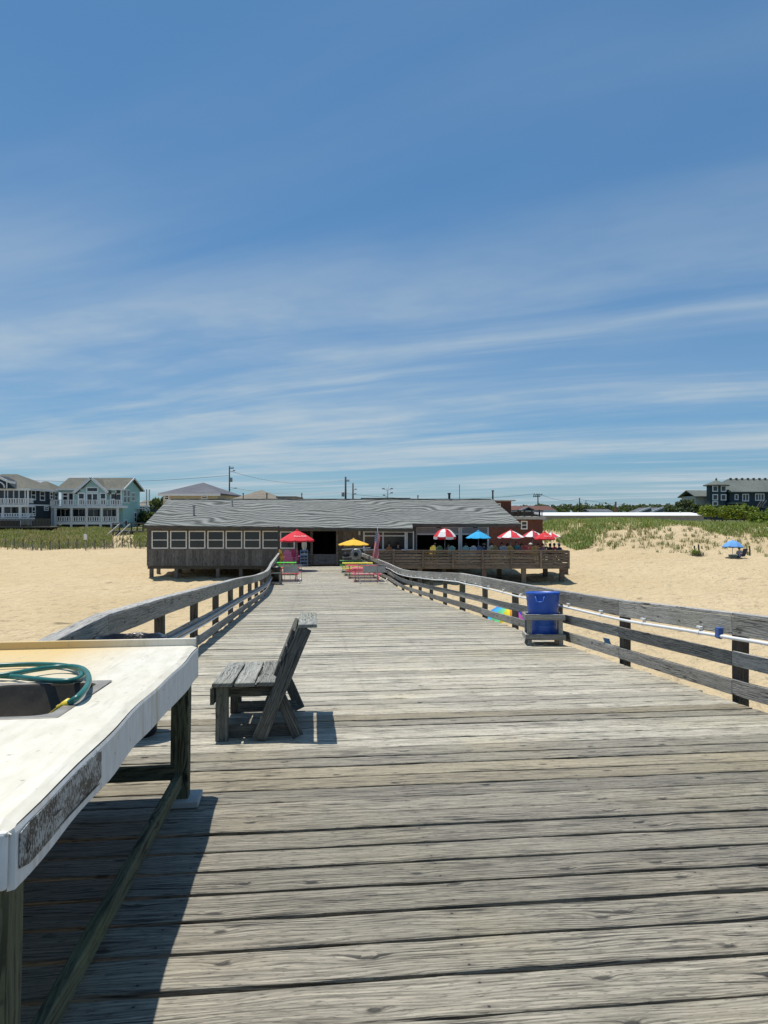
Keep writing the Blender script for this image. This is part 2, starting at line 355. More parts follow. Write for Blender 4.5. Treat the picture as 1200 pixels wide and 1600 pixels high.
soil = g.m('MULTIPLY', g.mr(py_, 112, 135), 1.0)
c = g.mix(soil, c, (0.10, 0.115, 0.05))
fp = g.n('ShaderNodeTexVoronoi', {'feature': 'SMOOTH_F1'}, Vector=g.vm('ADD', pos, g.n('ShaderNodeTexNoise', None, Vector=pos, Scale=1.5).outputs[1]), Scale=1.9, Smoothness=0.4).outputs['Distance']
hh = g.m('ADD', g.m('ADD', g.m('MULTIPLY', fp, 0.5), g.m('MULTIPLY', n2, 0.5)), g.m('MULTIPLY', n3, 0.25))
finish(g, c, 0.95, hh, 1.0, 0.32, 0, 0.15)
# ------------------------------------------------------------------ ground
def sstep(a, b, t):
    t = np.clip((t - a) / (b - a), 0, 1); return t*t*(3-2*t)
def vnoise(x, y, sc, seed=0):
    x = np.asarray(x, float)/sc + seed*17.3; y = np.asarray(y, float)/sc + seed*5.1
    xi = np.floor(x).astype(np.int64); yi = np.floor(y).astype(np.int64); fx = x-xi; fy = y-yi
    fx = fx*fx*(3-2*fx); fy = fy*fy*(3-2*fy)
    def h(i, j):
        n = (i*374761393 + j*668265263 + seed*974711) & 0x7fffffff
        n = ((n ^ (n >> 13))*1274126177) & 0x7fffffff
        return ((n ^ (n >> 16)) & 0xffff)/65535.0
    return (h(xi,yi)*(1-fx)+h(xi+1,yi)*fx)*(1-fy) + (h(xi,yi+1)*(1-fx)+h(xi+1,yi+1)*fx)*fy
def height(x, y, fine=True):
    x = np.asarray(x, float); y = np.asarray(y, float)
    z = np.interp(y, [-60, 0, 25, 45, 56, 75, 90, 120, 180], [-7.5, -5.7, -4.95, -4.1, -3.68, -3.4, -3.2, -2.2, -1.0])
    z = z + sstep(6, 30, x)*sstep(48, 68, y)*0.55*(1-sstep(90, 110, y))
    z = z + (1-sstep(-26, -18, x))*sstep(88, 112, y)*0.75*(1-sstep(150, 200, y))
    # right-hand dune
    crest = np.interp(x, [12, 20.5, 23, 30, 45, 52, 70, 100], [0.0, 1.6, 2.75, 2.85, 2.5, 2.15, 1.9, 1.9])
    foot = np.interp(x, [16, 22, 30, 37, 60, 100], [88, 80, 76, 72, 71, 70])
    t = np.clip((y - foot)/(94 - foot), 0, 1)
    prof = t*t*(3-2*t)
    back = 1 - 0.45*sstep(97, 118, y)
    z = z + crest*prof*back*np.where(y > 40, 1, 0)
    z = z + (vnoise(x, y, 6, 1)-.5)*0.25 + (vnoise(x, y, 2.3, 2)-.5)*0.12*(y < 100)
    if fine:
        k = (y < 85)*1.0
        z = z + k*((vnoise(x, y, 0.9, 3)-.5)*0.17 + (vnoise(x, y, 0.45, 4)-.5)*0.13)
    far = sstep(150, 320, y)
    z = z*(1-far) + far*(-0.6)
    return z
def hz(x, y): return float(height(x, y, False))
xs = np.concatenate([[-4000,-1500,-600,-300,-180,-130,-100], np.arange(-80, -24, 1.0), np.arange(-24, 30, 0.3), np.arange(30, 80, .7), [85,95,110,140,200,350,700,1500,4000]])
ys = np.concatenate([[-60,-30,-10,0,8,14,18], np.arange(20, 60, 0.3), np.arange(60, 92, 0.5), np.arange(92, 132, 1.5), [136,145,160,180,210,250,300,360,500,800,1500,3000,6000]])
XX, YY = np.meshgrid(xs, ys); ZZ = height(XX, YY)
nx, ny = len(xs), len(ys)
vs = np.stack([XX.ravel(), YY.ravel(), ZZ.ravel()], 1)
ii = (np.arange(ny-1)[:,None]*nx + np.arange(nx-1)[None,:]).ravel()
fs = np.stack([ii, ii+1, ii+nx+1, ii+nx], 1)
me = bpy.data.meshes.new('sand'); me.from_pydata(vs.tolist(), [], fs.tolist()); me.materials.append(M['sand'])
me.polygons.foreach_set('use_smooth', [True]*len(me.polygons))
tag(link('sand', me), kind='structure')

# ------------------------------------------------------------------ pier
def XL(y): return float(np.interp(y, [32, 43], [-2.1, -2.4]))
def XR(y): return float(np.interp(y, [42, 54], [4.75, 3.75]))
PR = (0, 0, TH)
def deckn(y): return Vector((0, -(zdeck(y+.2)-zdeck(y-.2))/.4, 1)).normalized()
pier = tag(empty('pier_deck', (0,0,0), PR), kind='structure')
PITCH = 0.2555; y0 = 2.44 - PITCH*21
rp = random.Random(3)
k = 0; yp = y0
while yp < 54.0:
    gap = rp.choice([0.016, 0.022, 0.028, 0.034, 0.040]) if yp < 9 else rp.choice([0.012, 0.02, 0.028, 0.04])
    if yp > 20: gap *= 1.2
    wd = PITCH - gap; yc = yp + PITCH/2 + rp.uniform(-.003, .003)
    zc = zdeck(yc) - 0.025 + rp.uniform(-.004, .004)
    near = yc < 11
    sk = rp.uniform(-.006, .006)
    # plank lengths are cut to two standards so that the far ones can share a mesh
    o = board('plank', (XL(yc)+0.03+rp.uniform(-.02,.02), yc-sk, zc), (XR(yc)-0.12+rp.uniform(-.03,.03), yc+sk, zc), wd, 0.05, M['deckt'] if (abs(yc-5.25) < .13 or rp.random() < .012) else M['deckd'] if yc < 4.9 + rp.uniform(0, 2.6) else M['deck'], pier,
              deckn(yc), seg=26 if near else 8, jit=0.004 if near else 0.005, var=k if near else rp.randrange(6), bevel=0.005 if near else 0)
    k += 1; yp += PITCH
for x in (-1.9, -0.75, 0.6, 1.95, 3.3, 4.45):                  # stringers under the planks
    for ya, yb in ((-3, 12), (12, 23), (23, 34), (34, 36), (36, 38), (38, 40), (40, 42), (42, 53.8)):
        xx = min(x, XR(yb)-.25)
        board('stringer', (xx, ya, zdeck(ya)-.19), (xx, yb, zdeck(yb)-.19), 0.07, 0.25, M['post'], pier)
for i in range(-1, 17):
    y = 4.58 + 2.96*i
    board('pier_cap', (-2.4, y, zdeck(y)-.42), (5.0 if y < 42 else 4.2, y, zdeck(y)-.42), 0.2, 0.22, M['post'], pier)
    for x in (-1.9, 1.3, 4.35 if y < 42 else 3.5):
        wp = p2w(x, y); zb = hz(wp.x, wp.y) - 0.4
        MB().tube([(x, y, zb), (x, y, zdeck(y)-.53)], 0.14, 10).build('piling', M['post'], pier, True)

# ------------------------------------------------------------------ railings
HR = ([-6, 7, 9.5, 11.5, 15, 18.3, 22.3, 26, 29, 36, 42, 54], [.96, .96, .93, .93, .99, 1.05, 1.12, 1.08, 1.04, 1.0, .98, 1.02])
HL = ([-6, 4.6, 5.8, 8, 14, 21, 27, 32, 43, 54], [.86, .86, .98, 1.07, 1.06, 1.07, 1.0, 1.04, 1.04, 1.06])
def rail_side(side, label):
    X, H = (XR, HR) if side > 0 else (XL, HL)
    r = thing('pier_railing', label, 'railing', (0,0,0), PR)
    ph = [(7.54 if side > 0 else 7.44) + 2.96*i for i in range(-4, 16)] + [53.6]
    rr = random.Random(5+side)
    h = lambda y: float(np.interp(y, *H))
    for y in ph:
        x = X(y) + side*0.055
        tall = 1.0 if not (side < 0 and y > 53) else 3.0
        zt = zdeck(y) + (h(y) - 0.03)*1.0 + (2.05 if tall > 1 else 0)
        big = (side > 0 and abs(y-22.34) < .3)
        board('post', (x, y, zdeck(y)-0.75), (x, y, zt), 0.17 if big else 0.13, 0.13, M['post'], r, seg=4, jit=0.004, var=rr.randrange(5), bevel=0.006)
    fx = lambda y: X(y) - side*0.032
    for a, b in zip(ph[:-1], ph[1:]):
        sg = 10 if a < 16 else 3
        j = 0.003
        for lo, hi, dz in ((0.05, 0.22, 0), (0.38, 0.54, 0), (None, None, 0)):
            e = rr.uniform(-.008, .008)
            if lo is None:
                tw = 0.21
                za, zb = zdeck(a)+h(a)-tw/2-0.02, zdeck(b)+h(b)-tw/2-0.02
            else:
                tw = hi-lo; za, zb = zdeck(a)+(lo+hi)/2+e, zdeck(b)+(lo+hi)/2+e
            board('rail_board', (fx(a), a+.002, za), (fx(b), b-.002, zb), tw, 0.04, M['rail'], r, up=(-side,0,0), seg=sg, jit=j, var=rr.randrange(8), bevel=0.004 if a < 20 else 0)
        cw = 0.15 if side < 0 else 0.10
        xo = 0.01 if side < 0 else 0.005
        board('cap_board', (X(a)+side*xo, a+.002, zdeck(a)+h(a)), (X(b)+side*xo, b-.002, zdeck(b)+h(b)), cw, 0.036, M['cap'], r, seg=sg, jit=j, var=rr.randrange(8), bevel=0.005 if a < 20 else 0)
    return r, ph, h, fx
RR, phR, hR, fxR = rail_side(1, 'grey wooden pier railing with white pipe clipped under its top board')
RL, phL, hL, fxL = rail_side(-1, 'grey wooden pier railing behind the white cleaning table')
# white pipe on the right railing
pipe = thing('conduit_pipe', 'white plastic pipe strung along the railing beside the blue bin', 'pipe', (0,0,0), PR)
pts = []
y = -4.0
while y < 43.5:
    sag = 0.006*math.sin(y*1.1) + 0.003*math.sin(y*2.3)
    pts.append((fxR(y)-0.062, y, zdeck(y)+hR(y)-0.262+sag)); y += 0.37
MB().tube(pts, 0.021, 8).build('pipe', M['pvc'], pipe, True)
for i in range(0, 26):
    y = 5.2 + i*1.47
    z = zdeck(y)+hR(y)-0.262+0.006*math.sin(y*1.1)+0.003*math.sin(y*2.3); x = fxR(y)-0.062
    b = MB().tube([(x, y-.018, z), (x, y+.018, z)], 0.027, 10); b.box(x+.01, y-.02, z+.02, x+.04, y+.02, z+.075); b.box(x-.012, y-.045, z+.055, x+.02, y+.045, z+.078)
    b.build('clip', M['pvc'], pipe)
y = 7.72; x = fxR(y)-0.062; z = zdeck(y)+hR(y)-0.262
b = MB().tube([(x, y-.045, z), (x, y+.045, z)], 0.03, 10); b.box(x-.028, y-.04, z, x+.03, y+.04, z+.10)
b.build('tape', M['plastic'], pipe, color=(0.03, 0.10, 0.33), bevel=0.006)
for nm, off, lab in (('upper', 0.47, 'grey metal conduit along the railing from behind the cleaning table to the gate, upper run'), ('lower', 0.41, 'thin white conduit just below the grey conduit on the same railing')):
    pts = []; y = 6.0
    while y < 43:
        pts.append((fxL(y)+0.05+ (0.02 if nm == 'lower' else 0), y, zdeck(y)+off+0.012*math.sin(y*0.5+off*9))); y += 0.5
    cp = thing('conduit_pipe', lab, 'pipe', (0,0,0), PR)
    MB().tube(pts, 0.03 if nm == 'upper' else 0.016, 8).build('pipe', M['steel'] if nm == 'upper' else M['pvc'], cp, True)

# ------------------------------------------------------------------ cleaning table
TILT = -math.atan(SLOPE)
def stand(name, label, cat, x, y, rz=0.0, group=None):          # a thing standing on the sloping deck
    p = p2w(x, y, zdeck(y))
    o = thing(name, label, cat, p, (0,0,0), group)
    o.rotation_euler = (Matrix.Rotation(TH, 3, 'Z') @ Matrix.Rotation(TILT if y < 36 else 0, 3, 'X') @ Matrix.Rotation(rz, 3, 'Z')).to_euler()
    return o
m, g = newmat('stained_white_board'); M['tabletop'] = m
co = g.n('ShaderNodeTexCoord').outputs['Object']; x, y, z = g.sep(co)
st = g.noise(co, 1.6, 4, 0.6); fn = g.noise(g.vm('MULTIPLY', co, (9, 2.0, 3)), 2.0, 5, 0.65); sp = g.noise(co, 26.0, 3, 0.5)
yel = g.m('MULTIPLY', g.mr(x, -0.3, -0.85), g.mr(g.m('ADD', y, g.m('MULTIPLY', st, 1.0)), 1.9, 3.2))
c = g.mix(g.mr(fn, 0.4, 0.75), (0.70, 0.665, 0.565), (0.56, 0.52, 0.41))
c = g.mix(g.m('MULTIPLY', g.mr(st, 0.45, 0.75), 0.35), c, (0.55, 0.49, 0.36))
c = g.mix(g.m('MULTIPLY', yel, 0.95), c, (0.64, 0.46, 0.19))
c = g.mix(g.m('MULTIPLY', g.mr(sp, 0.66, 0.73), 0.7), c, (0.25, 0.21, 0.16))
sc = g.noise(g.vm('MULTIPLY', co, (14, 1.3, 1)), 2.0, 2, 0.5)
c = g.mix(g.m('MULTIPLY', g.mr(sc, 0.63, 0.70), 0.5), c, (0.42, 0.39, 0.33))
finish(g, c, 0.45, g.m('SUBTRACT', fn, g.mr(sc, 0.66, 0.74)), 0.12, 0.004)
m, g = newmat('rust_streaked_white_skirt'); M['skirt'] = m
co = g.n('ShaderNodeTexCoord').outputs['Object']; x, y, z = g.sep(co)
sk = g.noise(g.comb(0, g.m('MULTIPLY', y, 6.5), g.m('MULTIPLY', z, 0.6)), 1.0, 3, 0.6)
fn = g.noise(g.vm('MULTIPLY', co, (1, 3, 1)), 7.0, 5, 0.6)
c = g.mix(g.mr(fn, 0.35, 0.7), (0.78, 0.78, 0.76), (0.64, 0.63, 0.60))
c = g.mix(g.m('MULTIPLY', g.mr(sk, 0.60, 0.72), 0.6), c, (0.52, 0.36, 0.17))
c = g.mix(g.m('MULTIPLY', g.mr(g.noise(co, 30, 2, 0.5), 0.68, 0.76), 0.7), c, (0.2, 0.17, 0.13))
finish(g, c, 0.5, fn, 0.1, 0.004)
m, g = newmat('worn_printed_plate'); M['plate'] = m
co = g.n('ShaderNodeTexCoord').outputs['Object']; x, y, z = g.sep(co)
a = g.noise(g.vm('MULTIPLY', co, (1, 130, 75)), 1.0, 4, 0.7); b_ = g.noise(g.vm('MULTIPLY', co, (1, 8, 14)), 1.0, 3, 0.6)
f = g.m('ADD', g.m('MULTIPLY', a, 0.7), g.m('MULTIPLY', b_, 0.45))
c = g.mix(g.mr(f, 0.54, 0.63), (0.010, 0.010, 0.012), (0.42, 0.44, 0.43))
finish(g, c, 0.5, a, 0.2, 0.002)
T = stand('cleaning_table', 'white fish cleaning table with inset sink, dark wooden legs and worn black plate', 'table', -0.69, 1.645, R(1.77))
WL, WX = 3.38, -1.45
wav = lambda y: 0.006*math.sin(y*3.1) + 0.004*math.sin(y*7.3+1)
# top sheet with the sink cut-out: cells around the hole
gx = [WX, -0.80, -0.25, -0.03, 0.0]; sy0, sy1 = 1.13, 1.96
gy = sorted(set([0.0, 0.03] + [round(v, 3) for v in np.linspace(0.03, WL, 22)] + [sy0, sy1]))
top = MB(); idx = {}
def tv(i, j):
    if (i, j) not in idx:
        xx, yy = gx[i], gy[j]; ex = wav(yy) if i >= 3 else 0
        zz = 0.998 - (0.014 if i == 4 else 0.0) - (0.014 if j == 0 else 0) + 0.003*math.sin(yy*2.3+xx)
        idx[(i, j)] = len(top.v); top.v.append((xx+ex, yy, zz))
    return idx[(i, j)]
for i in range(4):
    for j in range(len(gy)-1):
        if i == 1 and gy[j] >= sy0-1e-6 and gy[j+1] <= sy1+1e-6: continue
        top.f.append((tv(i,j), tv(i+1,j), tv(i+1,j+1), tv(i,j+1)))
topo = top.build('table_top', M['tabletop'], T)
sm = topo.modifiers.new('thickness', 'SOLIDIFY'); sm.thickness = 0.02; sm.offset = -1
sk = MB(); n = 40
for i in range(n+1):                                            # skirt on the walkway side, deeper towards the far end
    yy = 0.004 + (WL-0.004)*i/n; dpt = 0.138 + 0.062*(yy/WL)**1.4 + 0.003*math.sin(yy*9)
    xo = 0.004 + wav(yy)
    sk.v += [(xo, yy, 0.984), (xo+0.004, yy, 0.972), (xo+0.006, yy, 0.984-dpt), (xo-0.012, yy, 0.984-dpt-.004), (xo-0.018, yy, 0.972)]
for i in range(n):
    for j in range(4): sk.f.append((i*5+j, i*5+j+1, i*5+5+j+1, i*5+5+j))
sk.f += [(4,3,2,1,0), tuple(n*5+j for j in range(5))]
sk.build('skirt', M['skirt'], T)
MB().box(WX, -0.018, 0.85, 0.0, 0.002, 0.982).build('front_skirt', M['skirt'], T, bevel=0.008)
MB().box(WX, WL+0.002, 0.80, -0.012, WL+0.035, 1.052).build('upstand', M['tabletop'], T, bevel=0.006)
pl = MB(); py0, py1 = 0.02, 0.74                                # printed plate wrapped on the skirt
for i in range(13):
    yy = py0 + (py1-py0)*i/12; xo = 0.0125 + wav(yy); dpt = 0.138+0.062*(yy/WL)**1.4
    r0 = 0.012 if i in (0, 12) else 0.0
    pl.v += [(xo, yy, 0.972-r0*.6), (xo+.001, yy, 0.984-dpt*0.80+r0)]
for i in range(12): pl.f.append((2*i, 2*i+1, 2*i+3, 2*i+2))
plo = pl.build('plate', M['plate'], T); plo['label'] = 'worn black printed plate'
s2 = plo.modifiers.new('t', 'SOLIDIFY'); s2.thickness = 0.002
ln = MB()
ln.bar((0.0165, py0+.012, 0.886), (0.0165+wav(.4), py1-.03, 0.868), 0.002, 0.003)
for (a, b2) in (((.06,.935),(.075,.92)), ((.075,.92),(.06,.905)), ((.06,.905),(.05,.92)), ((.05,.92),(.06,.935)), ((.25,.925),(.31,.922))):
    ln.bar((0.0162+wav(a[0]), a[0], a[1]), (0.0162+wav(b2[0]), b2[0], b2[1]), 0.002, 0.0025)
ln.build('printed_marks', M['black'], plo)
# sink
SX0, SX1 = -0.80, -0.25
rim = MB()
def rrect(x0, x1, y0, y1, r, n=5):
    out = []
    for cx, cy, a0 in ((x1-r, y1-r, 0), (x0+r, y1-r, 90), (x0+r, y0+r, 180), (x1-r, y0+r, 270)):
        for i in range(n+1):
            a = R(a0 + 90*i/n); out.append((cx+r*math.cos(a), cy+r*math.sin(a)))
    return out
loops = [(rrect(SX0-.012, SX1+.012, sy0-.012, sy1+.012, .012), 1.0015), (rrect(SX0-.008, SX1+.008, sy0-.008, sy1+.008, .012), 1.003), (rrect(SX0+.04, SX1-.04, sy0+.04, sy1-.04, .07), 1.001),
         (rrect(SX0+.046, SX1-.046, sy0+.046, sy1-.046, .07), 0.99), (rrect(SX0+.055, SX1-.055, sy0+.055, sy1-.055, .07), 0.73), (rrect(SX0+.09, SX1-.09, sy0+.09, sy1-.09, .06), 0.71)]
nn = len(loops[0][0])
bowl = MB()
for mb_, lps in ((rim, loops[:3]), (bowl, loops[2:])):
    for lp, z in lps: mb_.v += [(a, b, z) for a, b in lp]
    for i in range(len(lps)-1):
        for j in range(nn): mb_.f.append((i*nn+j, i*nn+(j+1)%nn, (i+1)*nn+(j+1)%nn, (i+1)*nn+j))
bowl.f.append(tuple((len(loops)-3)*nn+j for j in range(nn)))
m, g = newmat('dull_stainless'); M['sink'] = m
co = g.n('ShaderNodeTexCoord').outputs['Object']; nz = g.noise(co, 9, 5, 0.65)
finish(g, g.mix(g.mr(nz, 0.35, 0.7), (0.20, 0.185, 0.16), (0.34, 0.32, 0.285)), 0.5, nz, 0.1, 0.003, 0.3)
M['bowl'] = simple('dark_sink_bowl', (0.085, 0.072, 0.055), 0.55, 0.4, 7.0, 0.2)  # bowl coloured darker than its rim
sk_ = bowl.build('sink', M['bowl'], T, True)
rim.build('sink_rim', M['sink'], sk_)
MB().lathe([(0.045,0.0),(0.04,0.004),(0.02,0.002)], 14, (-0.52, 1.55, 0.712), True).build('drain', M['steel'], sk_)
# frame
for yy in (0.06, 3.16):
    for xx in (-0.075, -1.30):
        xx = -0.062 if (xx > -.5 and yy < 1) else xx
        board('leg', (xx, yy, 0), (xx, yy, 0.975), 0.115, 0.115, M['tleg'], T, up=(1,0,0), seg=5, jit=.003, bevel=.006)
MB().box(-0.16, 3.04, 0.002, 0.055, 3.30, 0.042).build('footing', M['conc'], T, bevel=0.006)
board('stretcher', (-0.135, -0.05, 0.14), (-0.08, 3.12, 0.16), 0.09, 0.045, M['tleg'], T, up=(1,0,0), seg=8, jit=.002, bevel=.004)
board('stretcher', (-1.26, 0.0, 0.15), (-1.26, 3.10, 0.16), 0.09, 0.045, M['tleg'], T, up=(1,0,0), seg=8, jit=.002)
for yy in (0.13, 3.09): board('cross_rail', (-1.28, yy, 0.22), (-0.10, yy, 0.22), 0.09, 0.04, M['tleg'], T, up=(0,1,0))
for xx in (-0.10, -1.34): board('apron', (xx, 0.12, 0.90), (xx, 3.1, 0.90), 0.14, 0.04, M['tleg'], T, up=(1,0,0))
for yy in (0.02, 3.22): board('apron', (-1.33, yy, 0.90), (-0.10, yy, 0.90), 0.14, 0.04, M['tleg'], T, up=(0,1,0))

for i in range(6): board('shade_board', (-1.385, 0.02, 0.10+.15*i), (-1.385, 3.3, 0.10+.15*i), 0.145, 0.025, M['tleg'], T, up=(1,0,0))  # added boards that block sky light and deepen the shade under the table
# hose lying on the table
def hp(px, py, h=1.016):      # table-local point seen at a pixel, on the table top
    d = (EYE - h)/((py-800)/F - SLOPE); xc = (px-600)/F*d
    X, Y = xc*CT + d*ST, d*CT - xc*ST
    a_ = R(1.77); X, Y = X+0.69, Y-1.645
    return Vector((X*math.cos(a_)+Y*math.sin(a_), -X*math.sin(a_)+Y*math.cos(a_), h))
def smooth(pts, n=8):
    P = [Vector(p) for p in pts]; P = [P[0]]+P+[P[-1]]; out = []
    for i in range(1, len(P)-2):
        for k in range(n):
            t = k/n; a, b, c, d = P[i-1], P[i], P[i+1], P[i+2]
            out.append(0.5*((2*b)+(c-a)*t+(2*a-5*b+4*c-d)*t*t+(3*b-a-3*c+d)*t**3))
    out.append(P[-2]); return out
H = thing('garden_hose', 'coiled green garden hose with yellow nozzle lying over the sink edge', 'hose'); H.location = T.location; H.rotation_euler = T.rotation_euler
hpts = [hp(95,1104,1.0), hp(112,1093,1.03), hp(127,1077,1.045), hp(132,1062,1.042), hp(126,1048,1.036), hp(108,1042,1.034), hp(80,1042.5,1.03), hp(45,1047,1.03), hp(10,1053,1.03),
        hp(-40,1058,1.02), hp(-70,1052,1.018), hp(-60,1044,1.018), hp(-20,1040,1.018), hp(20,1038,1.018), hp(60,1038,1.018), hp(95,1040.5,1.018), hp(115,1047,1.018), hp(122,1056,1.019), hp(108,1064,1.019), hp(80,1065,1.019), hp(40,1061,1.019), hp(0,1056.5,1.019), hp(-60,1056,1.018), hp(-150,1060,1.018)]
m, g = newmat('green_hose_rubber'); M['hose'] = m
co = g.n('ShaderNodeTexCoord').outputs['Object']; nz = g.noise(co, 18, 4, 0.6)
finish(g, g.mix(g.mr(nz, 0.3, 0.7), (0.012, 0.095, 0.085), (0.02, 0.15, 0.13)), 0.35, nz, 0.15, 0.002)
MB().tube(smooth(hpts, 8), 0.0135, 10).build('hose', M['hose'], H, True)
a, b = hpts[0], hpts[1]; dn = (a-b).normalized()
MB().tube([a-dn*.02, a+dn*.012, a+dn*.014, a+dn*.035, a+dn*.036, a+dn*.10], 0.02, 12, [1, 1, .85, 1, .75, .45]).build('nozzle', M['plastic'], H, True, color=(0.78, 0.55, 0.02))

# black lined can beyond the table
def bin_black(x, y, label, r=0.30, hgt=0.88):
    b = stand('trash_can', label, 'trash can', x, y)
    MB().lathe([(r*.80,0),(r*.84,.02),(r*.98,hgt-.08),(r*1.05,hgt-.07),(r*1.05,hgt),(r*.98,hgt+.005),(r*.95,hgt-.1),(r*.7,.05)], 24, (0,0,0)).build('barrel', M['black'], b, True)
    lb = MB(); n = 30
    for i in range(n):
        a = 2*math.pi*i/n; wv = 1+.03*math.sin(a*7)+.02*math.sin(a*13+1)
        for rr_, zz in ((.94, hgt-.25), (.97, hgt+.012), (1.09, hgt+.016), (1.10*wv, hgt-.10-.03*math.sin(a*5)), (1.07*wv, hgt-.17-.04*math.sin(a*4+2))):
            lb.v.append((r*rr_*math.cos(a), r*rr_*math.sin(a), zz+.006*math.sin(a*9)))
    for i in range(n):
        for j in range(4): lb.f.append((i*5+j, ((i+1)%n)*5+j, ((i+1)%n)*5+j+1, i*5+j+1))
    lb.build('bin_liner', M['liner'], b, True); return b
M['liner'] = simple('black_bin_liner', (0.01, 0.01, 0.012), 0.22, 0.3, 8, 0, 0.5)
bin_black(-1.68, 6.75, 'black liner-topped trash can between the cleaning table and the railing')

# ------------------------------------------------------------------ bench
B = stand('bench', 'weathered grey wooden bench with slanted back standing on the pier deck', 'bench', -0.86, 6.36)
BL = 1.25
for yy in (0.045, BL-0.045):
    board('leg', (0.07, yy, 0.0), (0.07, yy, 0.475), 0.11, 0.085, M['bench'], B, up=(0,1,0), seg=5, jit=.002, bevel=.006)
    s = 0.05 if yy < .5 else -0.05
    board('back_post', (0.40, yy-s*1.25, 0.02), (0.80, yy-s*1.25, 0.985), 0.125, 0.042, M['bench'], B, up=(0,1,0), seg=6, jit=.002, bevel=.005)
    board('brace', (0.565, yy-s*.28, 0.42), (0.74, yy-s*.28, 0.02), 0.10, 0.042, M['bench'], B, up=(0,1,0), seg=4, jit=.002, bevel=.005)
    board('seat_bearer', (0.03, yy+s*.95, 0.425), (0.62, yy+s*.95, 0.425), 0.10, 0.04, M['bench'], B, up=(0,1,0), bevel=.004)
    board('foot_rail', (0.10, yy+s*.9, 0.07), (0.70, yy+s*.9, 0.07), 0.11, 0.04, M['bench'], B, up=(0,1,0), bevel=.004)
for i, (xa, wd) in enumerate(((0.075, 0.175), (0.268, 0.175), (0.46, 0.175))):
    board('seat_slat', (xa, -0.03, 0.497), (xa, BL+0.03, 0.497), wd, 0.036, M['slat'], B, seg=8, jit=.003, var=i, bevel=.005)
board('seat_apron', (-0.012, -0.02, 0.40), (-0.012, BL+.02, 0.40), 0.15, 0.034, M['bench'], B, up=(1,0,0), seg=6, jit=.003, bevel=.004)
bd = Vector((0.40, 0, 0.965)).normalized(); bn = Vector((-bd.z, 0, bd.x))
for i, t in enumerate((0.60, 0.745, 0.885)):
    c0 = Vector((0.40, 0, 0.02)) + bd*(t*1.045) + bn*0.083
    board('back_slat', (c0.x, -0.03, c0.z), (c0.x, BL+.03, c0.z), 0.135, 0.034, M['bench'], B, up=bn, seg=8, jit=.003, var=i, bevel=.005)
board('cap_slat', (0.825, -0.045, 1.005), (0.825, BL+.045, 1.005), 0.17, 0.036, M['slat'], B, up=(0,0,1), seg=8, jit=.004, bevel=.006)

# ------------------------------------------------------------------ blue bin in its wooden frame
K = stand('bin_frame', 'grey wooden frame holding the blue bin beside the railing', 'bin frame', 4.30, 12.85, R(-12))
hw = 0.31
for sx in (-1, 1):
    for sy in (-1, 1):
        board('leg', (sx*(hw-.03), sy*(hw-.03), 0), (sx*(hw-.03), sy*(hw-.03), 0.565), 0.075, 0.075, M['rail'], K, up=(1,0,0), seg=3, jit=.002, bevel=.004)
for z in (0.16, 0.52):
    for s in (-1, 1):
        board('rail', (-hw-.05, s*(hw+.03), z), (hw+.05, s*(hw+.03), z), 0.10, 0.038, M['rail'], K, up=(0,1,0), seg=3, jit=.002, bevel=.004)
        board('rail', (s*(hw+.03), -hw, z), (s*(hw+.03), hw, z), 0.10, 0.038, M['rail'], K, up=(1,0,0), seg=3, jit=.002, bevel=.004)
for i in range(4): board('floor_slat', (-hw, -.24+.16*i, 0.125), (hw, -.24+.16*i, 0.125), 0.12, 0.025, M['rail'], K)
BB = thing('blue_bin', 'round blue plastic bin with moulded handles standing in the wooden frame', 'bin'); BB.location = K.location; BB.rotation_euler = K.rotation_euler
zb = 0.14
MB().lathe([(0.02,zb),(0.235,zb),(0.245,zb+.02),(0.252,zb+.30),(0.26,zb+.33),(0.292,zb+.60),(0.292,zb+.66),(0.30,zb+.68),(0.303,zb+.78),(0.318,zb+.785),(0.318,zb+.82),(0.305,zb+.825),(0.296,zb+.78),(0.285,zb+.6),(0.235,zb+.05),(0.02,zb+.04)], 40).build('barrel', M['plastic'], BB, True, color=(0.0005, 0.085, 0.46))
for a in (-105, 75):
    a = R(a); ca, sa = math.cos(a), math.sin(a); tx, ty = -sa, ca
    q = lambda s, r, z: (ca*r + tx*s, sa*r + ty*s, z)
    MB().tube([q(-.085,.285,zb+.75), q(-.08,.325,zb+.745), q(-.06,.338,zb+.66), q(0,.345,zb+.65), q(.06,.338,zb+.66), q(.08,.325,zb+.745), q(.085,.285,zb+.75)], 0.014, 8).build('handle', M['plastic'], BB, True, color=(0.001, 0.10, 0.50))
